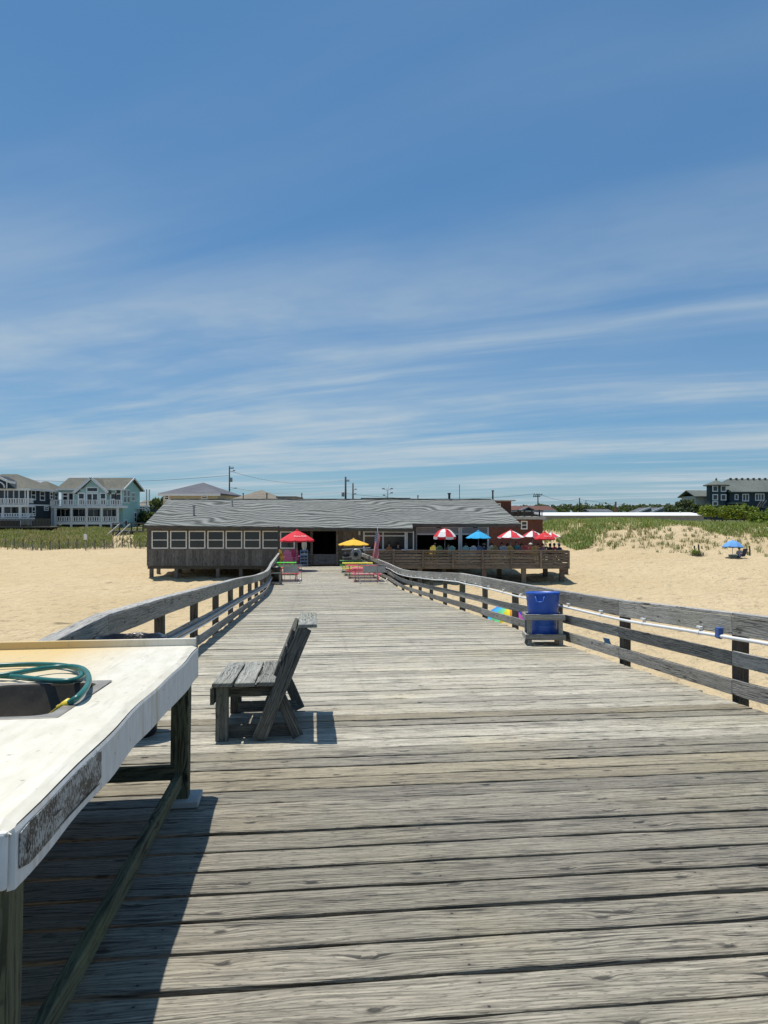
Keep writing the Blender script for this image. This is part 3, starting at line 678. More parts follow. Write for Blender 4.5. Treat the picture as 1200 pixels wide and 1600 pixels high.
# ------------------------------------------------------------------ buildings
def put(mb, name, mat, root, parent=None, **kw):        # geometry given in world coordinates, hung under root
    o = mb.build(name, mat, parent or root, **kw)
    if parent is None: o.location = -Vector(root.location)
    return o
def wboard(name, p, q, wd, t, mat, root, **kw):
    o = board(name, p, q, wd, t, mat, root, **kw); o.location -= Vector(root.location); return o
def window(root, x0, x1, z0, z1, y, fw=0.07, mull=(), bars=(0.5,), mat=None, axis='y', proud=0.05):
    """framed window facing -y (axis y) or +x (axis x; x0,x1 are then y values and y the x plane)"""
    fm = MB(); pm = MB()
    def bx(mb, a0, a1, c0, c1, d0, d1):
        if axis == 'y': mb.box(a0, y-d1, c0, a1, y-d0, c1)
        else: mb.box(y+d0, a0, c0, y+d1, a1, c1)
    bx(fm, x0-fw, x0, z0-fw, z1+fw, 0.001, proud); bx(fm, x1, x1+fw, z0-fw, z1+fw, 0.001, proud)
    bx(fm, x0, x1, z0-fw, z0, 0.001, proud); bx(fm, x0, x1, z1, z1+fw, 0.001, proud)
    for t in bars: zz = z0+(z1-z0)*t; bx(fm, x0, x1, zz-fw*.35, zz+fw*.35, 0.012, proud*.8)
    for t in mull: xx = x0+(x1-x0)*t; bx(fm, xx-fw*.45, xx+fw*.45, z0, z1, 0.013, proud*.9)
    bx(pm, x0, x1, z0, z1, 0.002, 0.011)
    f = put(fm, 'window', mat or M['wframe'], root); put(pm, 'pane', M['glass'], root, f); return f

D = 56.0
P = thing('pier_house', 'long low wooden pier house with grey-green shingled roof at the shore end', 'building', (wx(330, D), D, hz(wx(330, D), D)))
xl, xr = wx(230, D), wx(437, D); zb_, zt_ = wz(884, D), wz(823, D)
n = 38
for i in range(n):                                     # vertical siding boards of the left wing
    a = xl + (xr-xl)*i/n; b2 = xl + (xr-xl)*(i+1)/n
    for za, zc in ((zb_, wz(858.5, D)), (wz(827.5, D), zt_)):
        wboard('siding_board', ((a+b2)/2, D-.012, za), ((a+b2)/2, D-.012, zc), (b2-a)-.014, 0.024, M['siding'], P, up=(0,1,0))
put(MB().box(xl, D, zb_, xr, D+.15, zt_).box(xl, D+.15, zb_, xl+.15, 68.0, zt_).box(xl+.15, 67.85, zb_, wx(762,D), 68.0, zt_), 'wall', M['siding'], P)
put(MB().box(xl-.05, D-.05, wz(858.5,D)-.05, xr, D-.026, wz(858.5,D)+.03), 'sill_board', M['siding'], P)
for i, a in enumerate((237, 266, 295, 324, 352.5, 381, 410)):
    window(P, wx(a+2, D), wx(a+24.5, D), wz(855.5, D), wz(831, D), D-.024, 0.085, bars=(0.48,))
put(MB().box(xl-.02, D-.03, zb_, xl+.14, D-.025+.03, zt_), 'corner_board', M['siding'], P)
# porch recess between the wings
pxl, pxr = xr, wx(565, D)
put(MB().box(xl, D+.16, FLOOR-.2, wx(762,D), 67.8, FLOOR-.02), 'floor', M['deck'], P)
for q in ((pxl, 59.2, wx(487,59.2), 59.35), (wx(527,59.2), 59.2, pxr+.5, 59.35), (pxl-.15, D+.15, pxl, 59.2)): put(MB().box(q[0], q[1], FLOOR-.02, q[2], q[3], zt_), 'porch_wall', M['siding'], P)
window(P, wx(439.5, D), wx(459, D), wz(855.5, D), wz(832, D), D-.02, 0.085)
put(MB().box(xr, D, FLOOR-.3, wx(463,D), D+.12, zt_), 'porch_panel', M['siding'], P)
for a in (487, 527, 463, 565):
    put(MB().box(wx(a,D)-.09, D-.05, FLOOR-.02, wx(a,D)+.09, D+.13, zt_), 'porch_post', M['brown'], P)
put(MB().box(wx(489,D), D+.02, FLOOR, wx(525.5,D), D+.1, wz(866,D)), 'counter_panel', M['siding'], P)
put(MB().box(wx(466,D), D+.5, FLOOR, wx(485,D), D+.58, wz(862,D)), 'counter_panel', M['siding'], P)
put(MB().box(pxl, D-.06, zt_-.35, pxr, D+.1, zt_+.1), 'porch_header', M['brown'], P)
put(MB().box(wx(499,D), D-.16, zt_-.2, wx(507,D), D-.07, zt_-.09), 'lamp_housing', M['white'], P)
n = 9
for i in range(n):
    a = wx(529, D) + (wx(564, D)-wx(529, D))*i/n; b2 = wx(529, D) + (wx(564, D)-wx(529, D))*(i+1)/n
    wboard('siding_board', ((a+b2)/2, D+.02, FLOOR), ((a+b2)/2, D+.02, zt_-.3), (b2-a)-.012, 0.03, M['brown'], P, up=(0,1,0))
put(MB().box(wx(560,D), D-.02, wz(836,D), wx(564.5,D), D, wz(829,D)), 'notice', M['white'], P)
# glazed band and open-fronted bar
put(MB().box(pxr+.09, D, FLOOR, wx(648,D), D+.15, wz(859,D)).box(pxr+.09, D+.02, wz(830,D), wx(648,D), D+.15, zt_), 'wall', M['siding'], P)
window(P, wx(570,D), wx(632,D), wz(858,D), wz(832,D), D-.001, 0.14, mull=(0.46,), bars=(0.80,), mat=M['wframe'])
window(P, wx(637,D), wx(645,D), wz(858,D), wz(832,D), D-.001, 0.10, bars=())
D2 = 56.6
zh0, zh1 = wz(834.5, D2), wz(820.5, D2)
for a, b2 in ((651.5, 716), (722, 762)):
    put(MB().box(wx(a,D2), D2, zh0, wx(b2,D2), D2+.12, zh1), 'header_panel', M['greyp'], P)
    put(MB().box(wx(a,D2)+.02, D2-.04, zh0-.06, wx(b2,D2)-.02, D2-.002, zh0+.05).box(wx(a,D2)+.02, D2-.05, zh1-.2, wx(b2,D2)-.02, D2-.002, zh1-.08), 'trim', M['wframe'], P)
for a in (650, 719, 762.5):
    for s in ((-1.6, 1.6) if a == 719 else (0,)):
        put(MB().box(wx(a+s,D2)-.07, D2-.09, FLOOR, wx(a+s,D2)+.07, D2+.05, zh1), 'jamb', M['wframe'], P)
put(MB().box(wx(648,D)+.001, D+.2, FLOOR, wx(648,D)+.15, 60, zh1), 'side_wall', M['siding'], P)
put(MB().box(wx(763,D2), D2+.06, FLOOR, wx(763,D2)+.15, 67.8, zh1), 'side_wall', M['siding'], P)
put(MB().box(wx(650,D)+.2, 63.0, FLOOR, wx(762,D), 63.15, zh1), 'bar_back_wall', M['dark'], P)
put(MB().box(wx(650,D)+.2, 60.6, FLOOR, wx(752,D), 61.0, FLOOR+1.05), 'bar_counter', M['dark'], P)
for a in (685, 742): # small floodlights under the eave
    put(MB().tube([(wx(a,D2)-.18, D2-.22, zh1-.16), (wx(a,D2)+.18, D2-.22, zh1-.16)], .05, 8).box(wx(a,D2)-.05, D2-.22, zh1-.16, wx(a,D2)+.05, D2-.02, zh1-.08), 'floodlight', M['black'], P)
# roof
sl = 0.3147; zr = lambda d: 0.58 + (d-55.2)*sl
rx0, rx1, st_ = wx(224.5, 55.2), wx(814, 55.6), wx(645, 54.4)
tp = [(rx0, 55.2, zr(55.2)), (st_, 54.45, zr(54.45)), (st_, 55.55, zr(55.55)), (rx1, 55.55, zr(55.55)), (wx(769,62), 62.0, zr(62)), (rx0-.15, 62.0, zr(62))]
rf = MB(); k = len(tp)
rf.add(tp + [(x, y, z-.14) for x, y, z in tp], [tuple(range(k)), tuple(range(2*k-1, k-1, -1))] + [(i, k+i, k+(i+1)%k, (i+1)%k) for i in range(k)])
bk = [(rx0-.15, 62.002, zr(62)), (wx(769,62), 62.002, zr(62)), (rx1, 68.6, zr(55.55)), (rx0, 68.6, zr(55.2))]
rf.add(bk + [(x, y, z-.14) for x, y, z in bk], [(0,1,2,3), (7,6,5,4)] + [(i, 4+i, 4+(i+1)%4, (i+1)%4) for i in range(4)])
bk = [(wx(769,62)+.002, 62.0, zr(62)), (rx1+.002, 55.55, zr(55.55)), (rx1+.002, 68.6, zr(55.55))]
rf.add(bk + [(x, y, z-.14) for x, y, z in bk], [(0,1,2), (5,4,3)] + [(i, 3+i, 3+(i+1)%3, (i+1)%3) for i in range(3)])
roof = put(rf, 'roof', M['roof'], P)
put(MB().bar((rx0, 55.19, zr(55.2)-.16), (st_, 54.44, zr(54.45)-.16), .03, .22).bar((st_+.02, 55.53, zr(55.55)-.15), (rx1, 55.53, zr(55.55)-.15), .03, .26), 'fascia', M['post'], P, roof)
put(MB().box(rx0+.1, 61.85, zr(62)-.02, wx(769,62)-.1, 62.15, zr(62)+.035), 'ridge_cap', M['roof'], P, roof)
for a, yy, h_, r_, mt in ((303, 57.6, .75, .08, 'steel'), (363, 60, .45, .05, 'steel'), (380, 62.3, .5, .04, 'pole'), (770, 62.4, .75, .07, 'pole'), (653, 62, .3, .05, 'steel'), (702, 62, .5, .1, 'black'), (417, 62.4, .5, .05, 'pole')):
    x = wx(a, yy); z = zr(yy) if yy < 62 else zr(62)
    put(MB().tube([(x, yy, z-.1), (x, yy, z+h_)], r_, 8).tube([(x, yy, z+h_-.05), (x, yy, z+h_+.04)], r_*1.6, 8), 'vent_pipe', M[mt], P, roof)
put(MB().box(xl, D, zt_, xr, 67.8, zt_+.04).box(pxl, D+.2, zt_+.05, wx(762,D), 67.8, zt_+.1), 'ceiling', M['siding'], P)
put(MB().prism([(55.8, zt_), (62, zr(62)-.15), (67.9, zt_)], xl, xl+.1, 'x').prism([(57.4, zh1), (62, zr(62)-.2), (67.6, zh1)], wx(762,D)-.2, wx(762,D)-.1, 'x'), 'gable_wall', M['siding'], P)
for a, yy in ((236, 56.1), (247, 60), (275, 56.1), (280, 60), (340, 56.1), (376, 56.1), (410, 56.2), (300, 62), (350, 62)):
    x = wx(a, yy); zg = hz(x, yy)-.4
    put(MB().box(x-.13, yy, zg, x+.13, yy+.26, zb_-.25), 'piling', M['brown'], P)
put(MB().box(xl, D+.1, zb_-.25, wx(650,D), D+.3, zb_-.004).box(xl, D+4, zb_-.25, wx(650,D), D+4.2, zb_-.004), 'floor_beam', M['post'], P)
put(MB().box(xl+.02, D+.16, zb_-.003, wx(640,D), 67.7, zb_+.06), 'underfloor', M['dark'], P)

# ------------------------------------------------------------------ restaurant deck
RF = -2.32
E = thing('restaurant_deck', 'raised brown plank terrace with slatted railing in front of the bar', 'terrace', (wx(730,53), 53.0, hz(wx(730,53),53)))
ex0, ex1, ey0, ey1 = wx(570,53), wx(890,53), 53.0, 59.5
nb = 27
for i in range(nb):
    yy = ey0 + (ey1-ey0)*(i+.5)/nb
    wboard('floor_plank', (ex0 if yy > 54 else ex0, yy, RF-.02), (ex1 if yy < 56.4 or True else ex1, yy, RF-.02), (ey1-ey0)/nb-.012, .038, M['brown'], E)
put(MB().box(ex0, ey0-.03, RF-.32, ex1, ey0+.02, RF-.045), 'fascia', M['brown'], E)
put(MB().box(ex1-.05, ey0+.03, RF-.32, ex1-.001, ey1, RF-.045), 'fascia', M['brown'], E)
px_posts = [571, 615, 661, 708, 754, 799, 845, 888]
ztop = wz(860, 53)
for i, a in enumerate(px_posts):
    x = wx(a, 53)
    wboard('post', (x, 52.94, RF-.30), (x, 52.94, ztop-.03), .17, .10, M['brown'], E, up=(0,1,0))
    if i < len(px_posts)-1:
        x2 = wx(px_posts[i+1], 53)
        for k, (z0_, h_) in enumerate(((ztop-.12, .17), (ztop-.36, .17), (ztop-.58, .17), (ztop-.80, .17), (ztop-.99, .12))):
            wboard('rail_board', (x, 53.02, z0_), (x2, 53.02, z0_), h_, .035, M['brown'], E, up=(0,1,0))
        wboard('cap_board', (x, 52.99, ztop), (x2, 52.99, ztop), .2, .036, M['brown'], E)
for k, (z0_, h_) in enumerate(((ztop-.12, .17), (ztop-.36, .17), (ztop-.58, .17), (ztop-.80, .17))):
    wboard('rail_board', (ex1-.06, 53.1, z0_), (ex1-.06, 59.4, z0_), h_, .035, M['brown'], E, up=(1,0,0))
    wboard('rail_board', (wx(765,59.4), 59.4, z0_), (ex1-.1, 59.4, z0_), h_, .035, M['brown'], E, up=(0,1,0))
for a, yy in ((612, 53.3), (656, 53.3), (694, 54.6), (756, 53.3), (818, 53.3), (852, 57), (878, 54.2), (884, 57.5), (780, 57)):
    x = wx(a, yy); zg = hz(x, yy)-.4
    put(MB().box(x-.17, yy-.15, zg, x+.17, yy+.15, RF-.33), 'piling', M['brown'], E)
put(MB().box(ex0, 53.35, RF-.33, ex1-.06, 53.6, RF-.05).box(ex0, 57, RF-.33, ex1-.06, 57.25, RF-.05), 'floor_beam', M['post'], E)

# ------------------------------------------------------------------ furniture helpers
def adirondack(name, label, col, loc, rz, sh=0.42, wide=0.62, group=None):
    c = thing(name, label, 'chair', loc, (0,0,rz), group)
    for i in range(5):
        x = (i-2)*wide/5.6; top = sh+.78 - abs(i-2)**2*.035
        board('back_slat', (x, .18, sh-.02), (x*1.12, .18+(top-sh)*.36, top), wide/6.2, .022, M['paint'], c, up=(0,-1,.36), color=col)
    for i in range(4): board('seat_slat', (-wide/2+.03, -.30+.135*i, sh+.05-.03*i), (wide/2-.03, -.30+.135*i, sh+.05-.03*i), .12, .022, M['paint'], c, color=col)
    for s in (-1, 1):
        board('leg', (s*wide/2, -.30, 0), (s*wide/2, -.30, sh+.2), .09, .03, M['paint'], c, up=(1,0,0), color=col)
        board('leg', (s*wide/2, .30, 0), (s*wide/2, .20, sh+.2), .09, .03, M['paint'], c, up=(1,0,0), color=col)
        board('armrest', (s*(wide/2+.02), -.38, sh+.215), (s*(wide/2+.02), .32, sh+.215), .13, .024, M['paint'], c, color=col)
        if sh > .5: board('foot_rail', (s*wide/2, -.3, .2), (s*wide/2, .3, .2), .07, .025, M['paint'], c, up=(1,0,0), color=col)
    board('back_rail', (-wide/2, .37, sh+.40), (wide/2, .37, sh+.40), .08, .022, M['paint'], c, up=(0,1,0), color=col)
    if sh > .5: board('foot_rail', (-wide/2, -.32, .22), (wide/2, -.32, .22), .07, .025, M['paint'], c, up=(0,1,0), color=col)
    return c
def picnic(label, col, loc, rz=0, L=1.95, col2=None):
    c = thing('picnic_table', label, 'picnic table', loc, (0,0,rz))
    col2 = col2 or col
    for i in range(5): board('top_plank', (-L/2, -.30+.15*i, .76), (L/2, -.30+.15*i, .76), .14, .036, M['paint'], c, color=col)
    for s in (-1, 1):
        for k in (0, .15): board('seat_plank', (-L/2, s*(.58+k), .45), (L/2, s*(.58+k), .45), .14, .036, M['paint'], c, color=col2)
        x = s*(L/2-.22)
        for t in (-1, 1): board('leg', (x, t*.22, .74), (x, t*.60, 0), .11, .04, M['paint'], c, up=(1,0,0), color=col2)
        board('cross_bearer', (x+.042*s, -.78, .41), (x+.042*s, .78, .41), .10, .04, M['paint'], c, up=(1,0,0), color=col2)
        board('cross_bearer', (x+.042*s, -.34, .715), (x+.042*s, .34, .715), .08, .04, M['paint'], c, up=(1,0,0), color=col)
    return c
def umbrella(label, loc, dia, rim, apex, cols, val=0.12, dome=0.12, n=8, rot=0.0, cat='umbrella', name='patio_umbrella', tilt=(0,0,0), pole=None, ribs=True, group=None):
    """origin at the foot of the pole; rim and apex are heights above it"""
    u_ = thing(name, label, cat, loc, tilt, group); r = dia/2; K_ = 5
    prof = []
    for i in range(K_+1):
        t = i/K_; prof.append((.03+(r-.03)*t, apex-(apex-rim)*(t - dome*math.sin(math.pi*t)*1.2)))
    for k in range(n):
        a0, a1 = rot+2*math.pi*k/n, rot+2*math.pi*(k+1)/n; am = (a0+a1)/2
        mb = MB()
        for i, (rr_, z) in enumerate(prof):
            sgz = -.035*i/K_
            for j, a in enumerate((a0, (a0+am)/2, am, (am+a1)/2, a1)):
                q = rr_*(1 - (0.055 if j in (1,3) else 0.075 if j == 2 else 0)*(i/K_))
                mb.v.append((q*math.cos(a), q*math.sin(a), z + (sgz if j in (1,2,3) else 0)))
        for i in range(K_):
            for j in range(4): mb.f.append((i*5+j, i*5+5+j, i*5+6+j, i*5+j+1))
        p = mb.build('canopy_panel', M['cloth'], u_, True, color=cols[k % len(cols)])
        if val > 0:
            vb = MB()
            for j in range(5):
                x, y, z = mb.v[K_*5+j]
                vb.v += [(x*1.003, y*1.003, z+.004), (x*1.012, y*1.012, z-val*(1 if j % 2 == 0 else .93))]
            for j in range(4): vb.f.append((2*j, 2*j+1, 2*j+3, 2*j+2))
            vb.build('valance', M['cloth'], p, True, color=cols[k % len(cols)] if len(cols) != 2 else cols[(k+1) % 2])
        if ribs: MB().bar((.05*math.cos(a0), .05*math.sin(a0), apex-.03), (r*.97*math.cos(a0), r*.97*math.sin(a0), rim-.03), .015, .02).build('rib', M['steel'], u_)
    MB().tube([(0,0,0.03), (0,0,apex)], .025, 8).build('pole', pole or M['steel'], u_, True)
    MB().lathe([(.001,apex+.10),(.03,apex+.07),(.035,apex+.03),(.10,apex+.015),(.12,apex-.02),(.02,apex-.03)], 10).build('finial', M['cloth'], u_, True, color=cols[0])
    return u_
def base_of(u_):
    MB().lathe([(.02,.12),(.05,.11),(.06,.05),(.24,.03),(.25,0),(.01,0)], 14).build('base', M['steel'], u_, True)
def text_mesh(txt, size):
    cu = bpy.data.curves.new('lettering', 'FONT'); cu.body = txt; cu.size = size; cu.align_x = 'CENTER'; cu.align_y = 'CENTER'; cu.shear = 0.3; cu.resolution_u = 2
    o = bpy.data.objects.new('lettering', cu); COL.objects.link(o)
    dg = bpy.context.evaluated_depsgraph_get(); me = bpy.data.meshes.new_from_object(o.evaluated_get(dg)); bpy.data.objects.remove(o)
    return me
def lettering(u_, me, az, frac, dia, rim, apex, mat, lift=.03, dome=.12):
    """flat print on the canopy at azimuth az, frac of the way down"""
    r = dia/2; f = lambda t: (.03+(r-.03)*t, apex-(apex-rim)*(t-dome*math.sin(math.pi*t)*1.2))
    r0, z0 = f(frac-.05); r1, z1 = f(frac+.05); rm, zm = f(frac); q = 0.955
    dn = Vector(((r1-r0)*q*math.cos(az), (r1-r0)*q*math.sin(az), z1-z0)).normalized(); tx = Vector((-math.sin(az), math.cos(az), 0)); nn_ = tx.cross(-dn)
    o = link('lettering', me.copy(), u_); o.data.materials.clear(); o.data.materials.append(mat)
    Mx = Matrix((tx, -dn, nn_)).transposed().to_4x4(); Mx.translation = Vector((rm*q*math.cos(az), rm*q*math.sin(az), zm)) + nn_*lift
    o.matrix_local = Mx; return o

RED = (0.62, 0.012, 0.03); WHT = (0.75, 0.74, 0.73); YEL = (0.75, 0.42, 0.02); BLU = (0.005, 0.33, 0.62); PNK = (0.62, 0.09, 0.20)
brand = text_mesh('Coca-Cola', 0.21)
# pier-end furniture
def fl(px, d): return Vector((wx(px, d), d, FLOOR+.002))
u1 = umbrella('red patio umbrella with white script lettering over the pink tall chairs', fl(464, 50), 2.42, 2.17, 2.84, [RED], val=.10, dome=.05); base_of(u1)
lettering(u1, brand, R(-68), .66, 2.42, 2.17, 2.84, M['white'], dome=.05)
u2 = umbrella('yellow patio umbrella over the green picnic table and smoker', fl(552.5, 50), 2.15, 1.86, 2.22, [YEL], val=.05, dome=.03); base_of(u2)
adirondack('tall_chair', 'light pink tall chair with slatted back under the red umbrella', (0.60, 0.14, 0.36), fl(453, 50.4), R(160), .70)
adirondack('tall_chair', 'magenta tall chair with slatted back under the red umbrella', (0.42, 0.02, 0.15), fl(460, 51.2), R(185), .72)
adirondack('tall_chair', 'yellow tall chair half hidden by the light pink one', (0.62, 0.38, 0.03), fl(446, 52.0), R(120), .62)
bl = thing('ladder_chair', 'blue tall ladder-back stool chair beside the porch counter', 'chair', fl(475, 54), (0,0,R(6)))
bc = (0.06, 0.16, 0.30)
for s in (-1, 1):
    board('leg', (s*.27, -.22, 0), (s*.25, -.2, .92), .05, .05, M['paint'], bl, up=(1,0,0), color=bc)
    board('leg', (s*.29, .25, 0), (s*.27, .22, 1.25), .05, .05, M['paint'], bl, up=(1,0,0), color=bc)
for z in (.14, .40, .63, .86): board('rung', (-.26, -.22, z), (.26, -.22, z), .09, .03, M['paint'], bl, up=(0,1,0), color=bc)
board('seat', (-.27, 0, .92), (.27, 0, .92), .46, .035, M['paint'], bl, color=bc); board('back_rail', (-.27, .23, 1.18), (.27, .23, 1.18), .10, .03, M['paint'], bl, up=(0,1,0), color=bc)
cu = thing('closed_umbrella', 'closed cream umbrella hanging folded beside the dark porch opening', 'umbrella', fl(475.5, 54.8))
mb = MB()
for i in range(9):
    t = i/8
    for j in range(16):
        a = 2*math.pi*j/16; rr_ = (.04+.13*math.sin(math.pi*min(1,t*1.05))**.7)*(1+.28*math.cos(a*4+t)); mb.v.append((rr_*math.cos(a), rr_*math.sin(a), 1.12+.98*t))
for i in range(8):
    for j in range(16): mb.f.append((i*16+j, i*16+(j+1)%16, i*16+16+(j+1)%16, i*16+16+j))
mb.build('folded_canopy', M['cloth'], cu, True, color=(.62,.57,.42)); MB().tube([(0,0,0),(0,0,2.2)], .025, 8).build('pole', M['steel'], cu, True); MB().lathe([(.02,.1),(.22,.03),(.22,0),(.01,0)], 12).build('base', M['steel'], cu, True)
picnic('bright green picnic table at the foot of the pink tall chairs', (0.06, 0.55, 0.03), fl(447, 47.2), R(2), 1.35)
picnic('red picnic table behind the metal barrier and black trash can', (0.55, 0.015, 0.03), fl(451, 42.9), R(2), 1.35)
picnic('dark green picnic table under the yellow umbrella', (0.03, 0.22, 0.03), fl(550, 49.2), R(3), 1.7)
picnic('yellow picnic table between the red and the dark green ones', (0.70, 0.60, 0.02), fl(558.5, 46.8), R(3), 2.0)
picnic('red picnic table between the pink and the yellow ones', (0.62, 0.06, 0.06), fl(565, 44.8), R(3), 1.95)
picnic('pink picnic table right behind the barrier with the flag', (0.72, 0.13, 0.20), fl(573, 42.6), R(3), 1.8)
def barrier(label, x0, x1, d, bars_):
    b = thing('crowd_barrier', label, 'barrier', ((x0+x1)/2, d, FLOOR), (0,0,0)); hw_ = (x1-x0)/2
    MB().tube([(-hw_,0,.08),(-hw_,0,1.06),(hw_,0,1.06),(hw_,0,.08),(-hw_,0,.08)], .022, 6).build('frame', M['steel'], b)
    for i in range(bars_): x = -hw_+2*hw_*(i+1)/(bars_+1); MB().tube([(x,0,.08),(x,0,1.06)], .012, 6).build('bar', M['steel'], b)
    MB().box(-hw_+.25, -.035, .62, hw_-.16, -.025, 1.0).build('sign_panel', M['conc'], b)
    for s in (-1, 1): MB().bar((s*(hw_-.12), -.3, .025), (s*(hw_-.12), .3, .025), .05, .02).bar((s*(hw_-.12), -.28, .03), (s*(hw_-.05), 0, .3), .02, .02).build('foot', M['steel'], b)
    return b
barrier('metal crowd barrier beside the black trash can', wx(436,41), wx(471,41), 41.0, 3)
barrier('metal crowd barrier with grey panel in front of the pink picnic table', wx(560,41.2), wx(606,41.2), 41.2, 4)
tb = thing('trash_can', 'black trash can in a grey wooden frame beside the barrier', 'trash can', fl(431, 40.5))
MB().lathe([(.02,.06),(.22,.06),(.25,.8),(.29,.9),(.29,1.0),(.27,1.0),(.22,.5),(.02,.4)], 20).build('barrel', M['black'], tb, True)
for sx in (-1, 1):
    for sy in (-1, 1): board('leg', (sx*.28, sy*.28, 0), (sx*.28, sy*.28, .72), .07, .07, M['rail'], tb, up=(1,0,0))
for z in (.12, .68):
    for s in (-1, 1): board('rail', (-.33, s*.32, z), (.33, s*.32, z), .10, .03, M['rail'], tb, up=(0,1,0)); board('rail', (s*.32, -.30, z), (s*.32, .30, z), .10, .03, M['rail'], tb, up=(1,0,0))
# smoker
sm_ = thing('smoker', 'grey barrel smoker with round end and shelf under the yellow umbrella', 'smoker', fl(556.5, 52))
mb = MB(); 
for i, (yy, rr_) in enumerate(((-.42,.17),(-.42,.36),(-.38,.40),(.45,.40),(.5,.3))):
    mb.v += [(rr_*math.cos(2*math.pi*j/20), yy, 1.05+rr_*math.sin(2*math.pi*j/20)) for j in range(20)]
for i in range(4):
    for j in range(20): mb.f.append((i*20+j, i*20+(j+1)%20, i*20+20+(j+1)%20, i*20+20+j))
mb.f.append(tuple(80+j for j in range(20)))
mb.build('barrel', M['steel'], sm_, True); MB().box(-.16,-.40,.9,.16,-.36,1.2).build('door', M['black'], sm_, bevel=.03)
for s in (-1, 1):
    for t in (-.3, .35): MB().tube([(s*.28, t, 0), (s*.28, t, .82)], .025, 6).build('leg', M['steel'], sm_)
MB().tube([(-1.05,-.1,1.38),(1.05,-.1,1.50)], .03, 8).build('spit_bar', M['steel'], sm_); MB().box(-1.0,-.3,.80,-.42,.3,.86).tube([(-.95,0,.1),(-.95,0,.8)],.03,6).build('shelf', M['steel'], sm_)
MB().lathe([(.02,.87),(.24,.88),(.28,1.0),(.16,1.12),(.03,1.16)], 14, (-.75,0,0)).build('lid', M['black'], sm_, True)
# flag
fg = thing('flag', 'limp striped national flag with starred blue canton on the barrier pole', 'flag', (wx(589.5,41.05), 41.05, FLOOR))
m, g = newmat('flag_cloth'); uvn = g.n('ShaderNodeUVMap').outputs[0]; uu, vv_, _z = g.sep(uvn)
stp = g.m('GREATER_THAN', g.m('FRACT', g.m('MULTIPLY', uu, 4.5)), 0.6)
c = g.mix(stp, (0.50, 0.012, 0.04), (0.68, 0.66, 0.66))
can = g.m('MULTIPLY', g.m('LESS_THAN', vv_, 0.40), g.m('LESS_THAN', uu, 0.54))
sx_ = g.m('SUBTRACT', g.m('FRACT', g.m('MULTIPLY', uu, 11.0)), 0.5); sy_ = g.m('SUBTRACT', g.m('FRACT', g.m('MULTIPLY', vv_, 15.0)), 0.5)
star = g.m('LESS_THAN', g.m('ADD', g.m('MULTIPLY', sx_, sx_), g.m('MULTIPLY', sy_, sy_)), 0.10)
c = g.mix(can, c, g.mix(star, (0.02, 0.03, 0.12), (0.7, 0.7, 0.7)))
finish(g, c, 0.8); M['flag'] = m
nu, nv = 12, 16; fm = bpy.data.meshes.new('flag_cloth'); vs = []; fs = []; uvs = []
for j in range(nv+1):
    v_ = j/nv
    for i in range(nu+1):
        u0 = i/nu
        wdt = .22+.10*math.sin(v_*2.4)
        x = -.16*v_ + (u0-.35)*wdt*(1.0 + .2*math.sin(v_*9)); yy = .09*math.sin(u0*9+v_*4)*(.4+v_)
        vs.append((x, yy-.05, 3.05 - 1.62*v_ - .20*u0*(1-v_))); uvs.append((u0, v_))
for j in range(nv):
    for i in range(nu): a = j*(nu+1)+i; fs.append((a, a+1, a+nu+2, a+nu+1))
fm.from_pydata(vs, [], fs); ul = fm.uv_layers.new(name='UVMap')
for lp in fm.loops: ul.data[lp.index].uv = uvs[lp.vertex_index]
fm.materials.append(M['flag']); fm.polygons.foreach_set('use_smooth', [True]*len(fm.polygons))
link('cloth', fm, fg); MB().tube([(0,0,0.02),(0.02,0,3.36)], .018, 8).build('pole', M['steel'], fg, True); MB().lathe([(.001,3.41),(.03,3.38),(.03,3.36),(.001,3.34)], 8).build('finial', M['steel'], fg, True)

# terrace umbrellas
def terr(px, d): return Vector((wx(px, d), d, RF+.002))
def T_um(px, d, w_px, apex_y, rim_y, cols, label, val, dome, rot, txt=None):
    l = terr(px, d); dia = w_px/F*d; ap = wz(apex_y, d)-RF; rm = wz(rim_y, d)-RF
    o = umbrella(label, l, dia, rm, ap, cols, val=val, dome=dome, rot=rot); base_of(o); 
    return o, dia, rm, ap
o_, a_, b_, c_ = T_um(695, 54.6, 35, 826.5, 838, [RED, WHT], 'red and white panelled umbrella with deep scalloped valance on the terrace', .20, .26, R(-90), None)
emb = MB().prism([(-.03,-.12),(.03,-.12),(.035,0),(.012,.06),(.012,.12),(-.012,.12),(-.012,.06),(-.035,0)], 0, .002, 'z').mesh('emblem')
lettering(o_, emb, R(-67), .5, a_, b_, c_, M['black'], dome=.26)
lettering(o_, text_mesh('Coca-Cola', .11), R(-112), .62, a_, b_, c_, M['white'], dome=.26)
T_um(747.5, 54.8, 39, 829.5, 840, [BLU], 'bright blue terrace umbrella between two red and white ones', .03, .04, R(-90))
o_, a_, b_, c_ = T_um(798, 54.8, 41, 828.5, 839, [RED, WHT], 'red and white panelled umbrella beside the corner of the bar', .07, .06, R(-98))
lettering(o_, emb, R(-53), .55, a_, b_, c_, M['black'], dome=.06); lettering(o_, text_mesh('Coca-Cola', .13), R(-120), .8, a_, b_, c_, M['white'], dome=.06)
o_, a_, b_, c_ = T_um(832, 57.8, 34, 829, 838, [(0.45, 0.012, 0.04), WHT], 'dull red and white umbrella partly behind the all-red one', .08, .06, R(-100))
lettering(o_, emb, R(-55), .5, a_, b_, c_, M['black'], dome=.06)
o_, a_, b_, c_ = T_um(851, 54.4, 33, 831.5, 841, [(0.60, 0.01, 0.02)], 'all-red terrace umbrella above the seated diners at the end of the terrace', .09, .07, R(-90))
